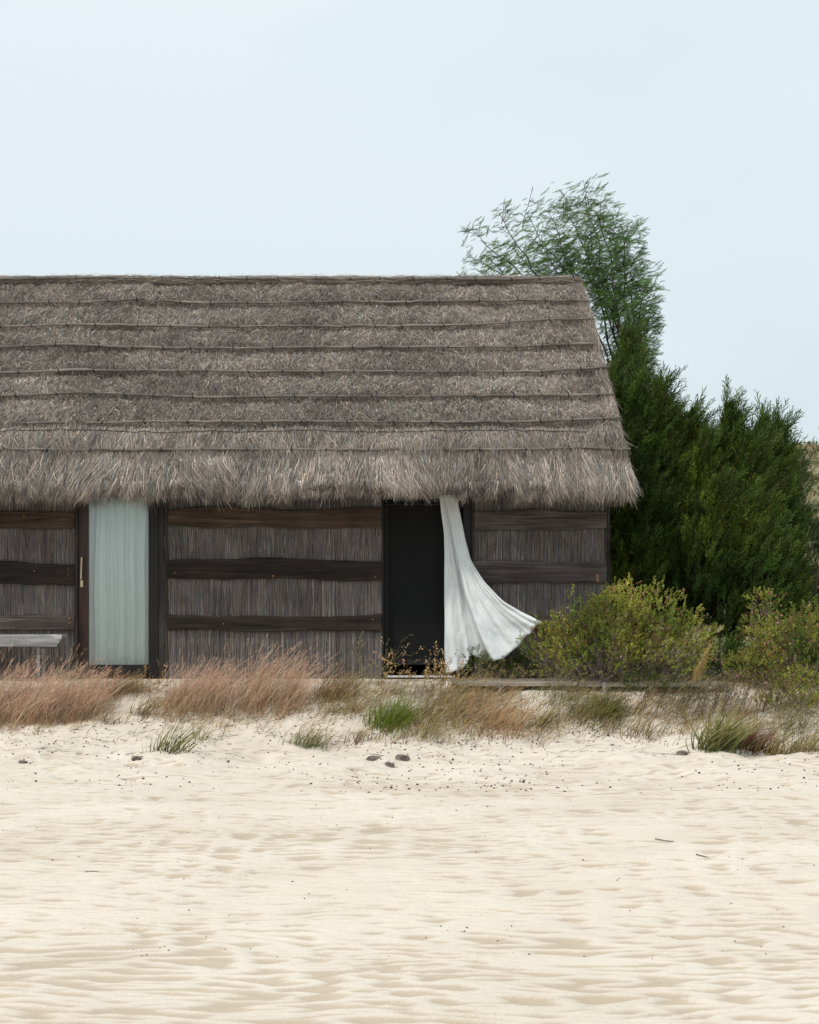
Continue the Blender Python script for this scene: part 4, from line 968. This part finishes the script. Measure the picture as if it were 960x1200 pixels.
dune = [
 ('lone pale green dune grass tuft on the sand below the glass door', 196, 880, 40, 44, 90, .009, A(.11, .12, .04), lin(176, 168, 118) * .75),
 ('thin blade tuft leaning right of the lone pale green tuft', 232, 868, 40, 30, 26, .008, A(.13, .13, .05), lin(176, 168, 118) * .75),
 ('small faded grass tuft on sand below the narrow pink clump', 358, 874, 44, 32, 170, .006, A(.11, .13, .04), lin(190, 175, 130) * .75),
 ('sparse brown blades below and left of the green tussock', 412, 874, 40, 30, 60, .007, lin(120, 90, 60) * .8, lin(180, 160, 115) * .8),
 ('green and straw dune grass fan at the lower right', 838, 880, 44, 64, 260, .010, A(.10, .125, .035), lin(180, 172, 110) * .75),
 ('reddish brown curled dune grass right of the green fan', 872, 878, 46, 40, 300, .011, lin(110, 66, 52) * .7, lin(176, 140, 118) * .8),
 ('pale grass blades at the lower right beside the reddish clump', 905, 884, 60, 36, 180, .009, lin(140, 120, 70) * .8, lin(190, 175, 130) * .8),
 ('last pale grass blades at the right photo edge', 948, 880, 46, 34, 110, .008, lin(140, 120, 70) * .8, lin(180, 170, 120) * .8),
 ('thin straw blades around the foot of the left pink clumps', 120, 846, 60, 26, 70, .006, STb, STt),
 ('wispy straw tuft between the two rows of pink grass', 168, 838, 44, 30, 110, .006, STb, STt),
 ('upright green blades before the walkway gap', 634, 850, 14, 34, 34, .010, A(.09, .13, .03), A(.16, .19, .05)),
 ('few tall straw blades on bare sand below the walkway', 748, 862, 60, 40, 60, .007, STb, STt)]
for (lab, px, py, w, h, n, wd, c0, c1) in dune:
    grass('dune_grass', lab, 'grass tuft', px, py, w, h, n, c0, c1, .38, wd, .32, 'dune grass tufts on the sand', None, depth=.22, stiff=True, seg=5)

# seed-stalk plants (pods on thin branching stems)
def stalks(label, px, py, wpx, hpx, n, cs, ch, group='seed stalk plants', hs=.020, lean=.25, branch=5, leafc=None, pods=7, name='seed_stalk_plant', depth=.3, wd=.005):
    c = on_ground(px, py); s_ = (c[1] + 20) / F; g, h = Geo(), Geo()
    t = thing(name, label, 'plant', c, group)
    base = gz(c + np.stack([rng.uniform(-.5, .5, n) * wpx * s_, rng.normal(0, .3, n) * depth, np.zeros(n)], -1))
    Ln = hpx * s_ * rng.uniform(.55, 1.05, n); D = norm(A(lean, 0, 1) + rng.normal(0, .16, (n, 3))); bend = rng.normal(0, .05, (n, 3)) + A(.05, 0, 0)
    g.add(*ribbons(base, D, Ln, wd, vary(cs, n), bend=bend, seg=4))
    for q in range(n):
        for _ in range(branch):
            u = rng.uniform(.35, .95); p = base[q] + D[q] * Ln[q] * u + bend[q] * u * u
            d = norm(D[q] + rng.normal(0, .5, 3)); l = Ln[q] * rng.uniform(.12, .3)
            g.add(*ribbons(p[None], d[None], l, wd * .7, cs[None] * rng.uniform(.7, 1.3), seg=1))
            m = pods; tt = rng.uniform(.3, 1.05, m); Q = p + d * l * tt[:, None] + rng.normal(0, .008, (m, 3))
            h.add(*ribbons(Q, d + rng.normal(0, .8, (m, 3)), hs * rng.uniform(.6, 1.3, m), hs * .65, vary(ch, m, .3), seg=3, prof='leaf'))
    g.build('stem', M_grass, t); h.build('seed_spray', M_grass, t); return t
tan = lin(206, 172, 128) * .75; ol = lin(150, 145, 95) * .7
stalks('tall stalks with peach seed pods at the left of the open doorway', 452, 838, 26, 76, 9, ol, lin(214, 170, 128) * .8)
stalks('feathery grey green stalks against the reed wall by the doorway', 428, 836, 40, 88, 16, ol, lin(176, 172, 120) * .7, hs=.014, pods=6)
stalks('seed stalks standing across the middle of the open doorway', 492, 826, 44, 70, 14, ol, tan)
stalks('seed stalks beside the left edge of the blown curtain', 514, 818, 20, 56, 7, ol, tan)
stalks('low whiskery stalks in a row under the curtain hem', 590, 802, 110, 28, 44, ol * .9, lin(176, 160, 112) * .7, hs=.016, pods=4, branch=4)
stalks('thin brown seed stalk before the glass door jamb', 176, 822, 16, 48, 4, lin(130, 105, 70) * .7, lin(190, 150, 100) * .8)
stalks('faint seed stalks before the glass pane', 140, 818, 56, 30, 9, lin(140, 115, 80) * .7, lin(200, 165, 118) * .8, hs=.016)
stalks('straw stalks rising behind the low straw grass', 388, 812, 46, 42, 16, ol, tan * .9, hs=.014, pods=4)
stalks('grey bare twiggy shrub in front of the largest leafy bush', 735, 806, 100, 66, 30, lin(128, 115, 105) * .55, lin(130, 125, 75) * .6, 'bare twiggy shrubs', hs=.012, branch=7, pods=2, name='twiggy_shrub', wd=.008)
stalks('brown bare twiggy shrub on the sand below the low bush', 770, 840, 110, 46, 46, lin(120, 100, 80) * .6, lin(150, 140, 90) * .6, 'bare twiggy shrubs', hs=.012, branch=6, pods=2, name='twiggy_shrub', wd=.007)
stalks('tangled bare twiggy shrub before the sprawling right bush', 868, 842, 100, 62, 60, lin(128, 108, 90) * .6, lin(150, 135, 90) * .6, 'bare twiggy shrubs', hs=.013, branch=7, pods=3, name='twiggy_shrub', wd=.007)
stalks('sparse twiggy shrub over the end of the plank walkway', 668, 822, 60, 52, 22, lin(128, 112, 90) * .6, lin(160, 150, 95) * .6, 'bare twiggy shrubs', hs=.012, branch=6, pods=2, name='twiggy_shrub', wd=.006)
# plant with yellow flowers at the far left
stalks('small weed with yellow flowers among the pink grass', 18, 822, 40, 50, 8, A(.10, .12, .04), A(.85, .42, .02), None, hs=.026, branch=1, pods=3, name='flowering_weed')
# golden plume
c = on_ground(812, 812); t = thing('plume_grass', 'single golden plume of grass leaning before the bushes', 'grass', c)
g, h = Geo(), Geo(); a_, b_ = c, at(832, 757, c[1] - .05)
for k in range(4):
    e = b_ + A(-.05 * k, 0, -.09 * k); limb(g, a_ + A(.02 * k, 0, 0), e, .004, .002, lin(180, 160, 100) * .7, .05, sides=4)
    n = 160; u = rng.random(n); Q = a_ + (e - a_) * (.35 + .65 * u)[:, None] + rng.normal(0, .008, (n, 3)); h.add(*ribbons(Q, (e - a_) * .8 + rng.normal(0, .28, (n, 3)) * np.linalg.norm(e - a_), rng.uniform(.04, .08, n), .006, vary(lin(222, 196, 138) * .85, n, .15), seg=2))
g.build('stem', M_grass, t); h.build('plume', M_grass, t)

# ------------------------------------------------------------------ scattered ground cover and litter (nobody could count these)
g = Geo(); n = 9000; px = rng.uniform(-60, 1020, n); py = rng.uniform(797, 880, n)
want = np.clip((fbm(px / 70, py / 25, 19, 3) - .36) * 2.5, 0, 1) * np.where(px > 370, 1.0, .35) * np.clip((878 - py) / 40, 0, 1); kp = rng.random(n) < want; px, py = px[kp], py[kp]
Q = np.array([on_ground(a, b) for a, b in zip(px[:2400], py[:2400])]); n = len(Q); m = 5
Q = gz(np.repeat(Q, m, 0) + rng.normal(0, .04, (n * m, 3)) * A(1, 1, 0)); k = len(Q)
w = rng.random(k)[:, None]; c = np.where(w < .6, lin(200, 176, 130) * .8, np.where(w < .8, A(.10, .125, .04), lin(150, 100, 70) * .75))
Ln = rng.uniform(.05, .20, k)
g.add(*ribbons(Q, A(.35, 0, .9) + rng.normal(0, .45, (k, 3)), Ln, rng.uniform(.004, .007, k), c * np.exp(rng.normal(0, .25, (k, 1))), bend=A(1, 0, -.3) * (Ln * .4)[:, None], seg=3))
tag(g.build('sparse_grass', M_grass), 'sparse short grass scattered over the dune slope', kind='stuff')

def litter(name, label, n, sizes, cols, band, m, flat=.5, clumps=0):
    g = Geo(); px = rng.uniform(-40, 1000, n * 3); py = rng.uniform(*band, n * 3)
    d = fbm(px / 80, py / 30, 44, 3); keep = rng.random(len(d)) < np.clip((d - .3) * 2.2, .04, 1) ** 1.5; px, py = px[keep][:n], py[keep][:n]
    for a, b in zip(px, py):
        c = on_ground(a, b); r = rng.uniform(*sizes); ico = OCT * (r * A(rng.uniform(.8, 1.6), rng.uniform(.8, 1.3), flat + rng.uniform(0, .4)))
        th = rng.uniform(0, 6.3); co, si = math.cos(th), math.sin(th); v = ico @ np.array([[co, si, 0], [-si, co, 0], [0, 0, 1]]).T * (1 + rng.normal(0, .12, (6, 1)))
        g.add(v + c + A(0, 0, r * .3), OCF, cols[rng.integers(len(cols))] * rng.uniform(.7, 1.3))
    return tag(g.build(name, m), label, kind='stuff')
OCT = np.array([[1, 0, 0], [-1, 0, 0], [0, 1, 0], [0, -1, 0], [0, 0, 1], [0, 0, -1]], float)
OCF = np.array([[0, 2, 4], [2, 1, 4], [1, 3, 4], [3, 0, 4], [2, 0, 5], [1, 2, 5], [3, 1, 5], [0, 3, 5]])
litter('seed_litter', 'dark seeds and droppings scattered over the upper sand', 1150, (.004, .0125), [A(.03, .02, .015), A(.06, .04, .03), A(.02, .016, .014)], (838, 930), M_twig)
litter('fine_debris', 'fine brown crumbs strewn over the sand', 240, (.003, .007), [A(.12, .08, .05), A(.05, .035, .025), A(.2, .14, .09)], (900, 1130), M_twig)
# broken stems lying flat on the upper sand
g = Geo(); n = 700; px = rng.uniform(-40, 1000, n); py = 800 + 88 * rng.random(n) ** .8
Q = np.array([on_ground(a, b) for a, b in zip(px, py)]) + A(0, 0, .012)
th = rng.uniform(-.6, .6, n); D = np.stack([np.cos(th), np.sin(th), rng.normal(.05, .12, n)], -1)
g.add(*ribbons(Q, D, rng.uniform(.04, .22, n), rng.uniform(.004, .009, n), vary(lin(130, 105, 80) * .6, n, .4), bend=rng.normal(0, .02, (n, 3)), seg=3, side=norm(np.cross(D, A(0, .7, .7)))))
tag(g.build('fallen_stems', M_twig), 'broken dry stems lying flat on the sand', kind='stuff')

# driftwood knots and small sticks
def knot(label, px, py, wpx, hpx, seed, name='driftwood_knot', group='dried lumps on the sand'):
    c = on_ground(px, py); s_ = (c[1] + 20) / F; r = wpx * s_ / 2 * .85; hz_ = hpx * s_ * .72
    th = np.linspace(0, 2 * math.pi, 22)[:-1]; ph = np.linspace(0.02, math.pi / 2 + .25, 10); TH_, PH = np.meshgrid(th, ph)
    R = 1 + .55 * (fbm(np.cos(TH_) * 1.6 + seed, np.sin(TH_) * 1.6 + PH * 1.5, seed, 4) - .5) * 2 * .7
    v = np.stack([r * R * np.cos(TH_) * np.sin(PH), r * .6 * R * np.sin(TH_) * np.sin(PH), hz_ * R * np.cos(PH)], -1) + c
    k = len(th); i = np.arange(len(ph) - 1)[:, None] * k; j = np.arange(k)[None]; f = np.stack([i + j, i + k + j, i + k + (j + 1) % k, i + (j + 1) % k], -1).reshape(-1, 4)
    g = Geo(); g.add(v, f, (1, 1, 1)); g.add(v[0], np.arange(k)[None], (1, 1, 1))
    n = 60; a = rng.uniform(0, 6.28, n); Q = c + np.stack([np.cos(a) * r * .8, -np.abs(np.sin(a)) * r * .5, rng.random(n) * hz_], -1)
    g.add(*ribbons(Q, A(.9, 0, -.1) + rng.normal(0, .5, (n, 3)), rng.uniform(.3, .9, n) * r, .006, (1, 1, 1), seg=2))
    return tag(g.build(name, M_drift, origin=c), label, 'driftwood', group)
knot('flattened grey lump, left one of three dried lumps on the sand', 439, 892, 22, 7, 3)
knot('rounded brown lump, right one of three dried lumps on the sand', 471, 892, 19, 8, 8)
knot('smallest dark lump between and below the other two', 456, 898, 15, 6, 13)
knot('dark curled lump lying alone on the sand at the right', 799, 885, 16, 6, 21)
knot('flat brown chip lying near the left edge of the sand', 27, 894, 14, 3, 30)
knot('brown chip lying below the lone pale green tuft', 160, 891, 15, 5, 36)
def stick(label, px0, py0, px1, py1, r):
    a, b = on_ground(px0, py0), on_ground(px1, py1); n = 9; t = np.linspace(0, 1, n)[:, None]; p = a + (b - a) * t; p[:, 2] = ground_z(p[:, 0], p[:, 1]) + r * .8 + np.abs(rng.normal(0, r * .4, n))
    g = Geo(); add_tube(g, p - a, np.linspace(r, r * .5, n), (1, 1, 1), 6); o = g.build('stick', M_drift, origin=A(0, 0, 0)); o.location = a
    return tag(o, label, 'stick', 'small sticks on the sand')
stick('thin stick on the open sand in the right middle', 768, 986, 790, 987, .004)
stick('short dark stick on the open sand at the left middle', 100, 1025, 116, 1026, .004)
stick('bent twig on the sand under the three dried lumps', 426, 886, 450, 889, .005)
stick('thin twig near the right end of the open sand', 816, 1004, 836, 1006, .004)
for o in bpy.data.objects:
    if 'org' in o: del o['org']
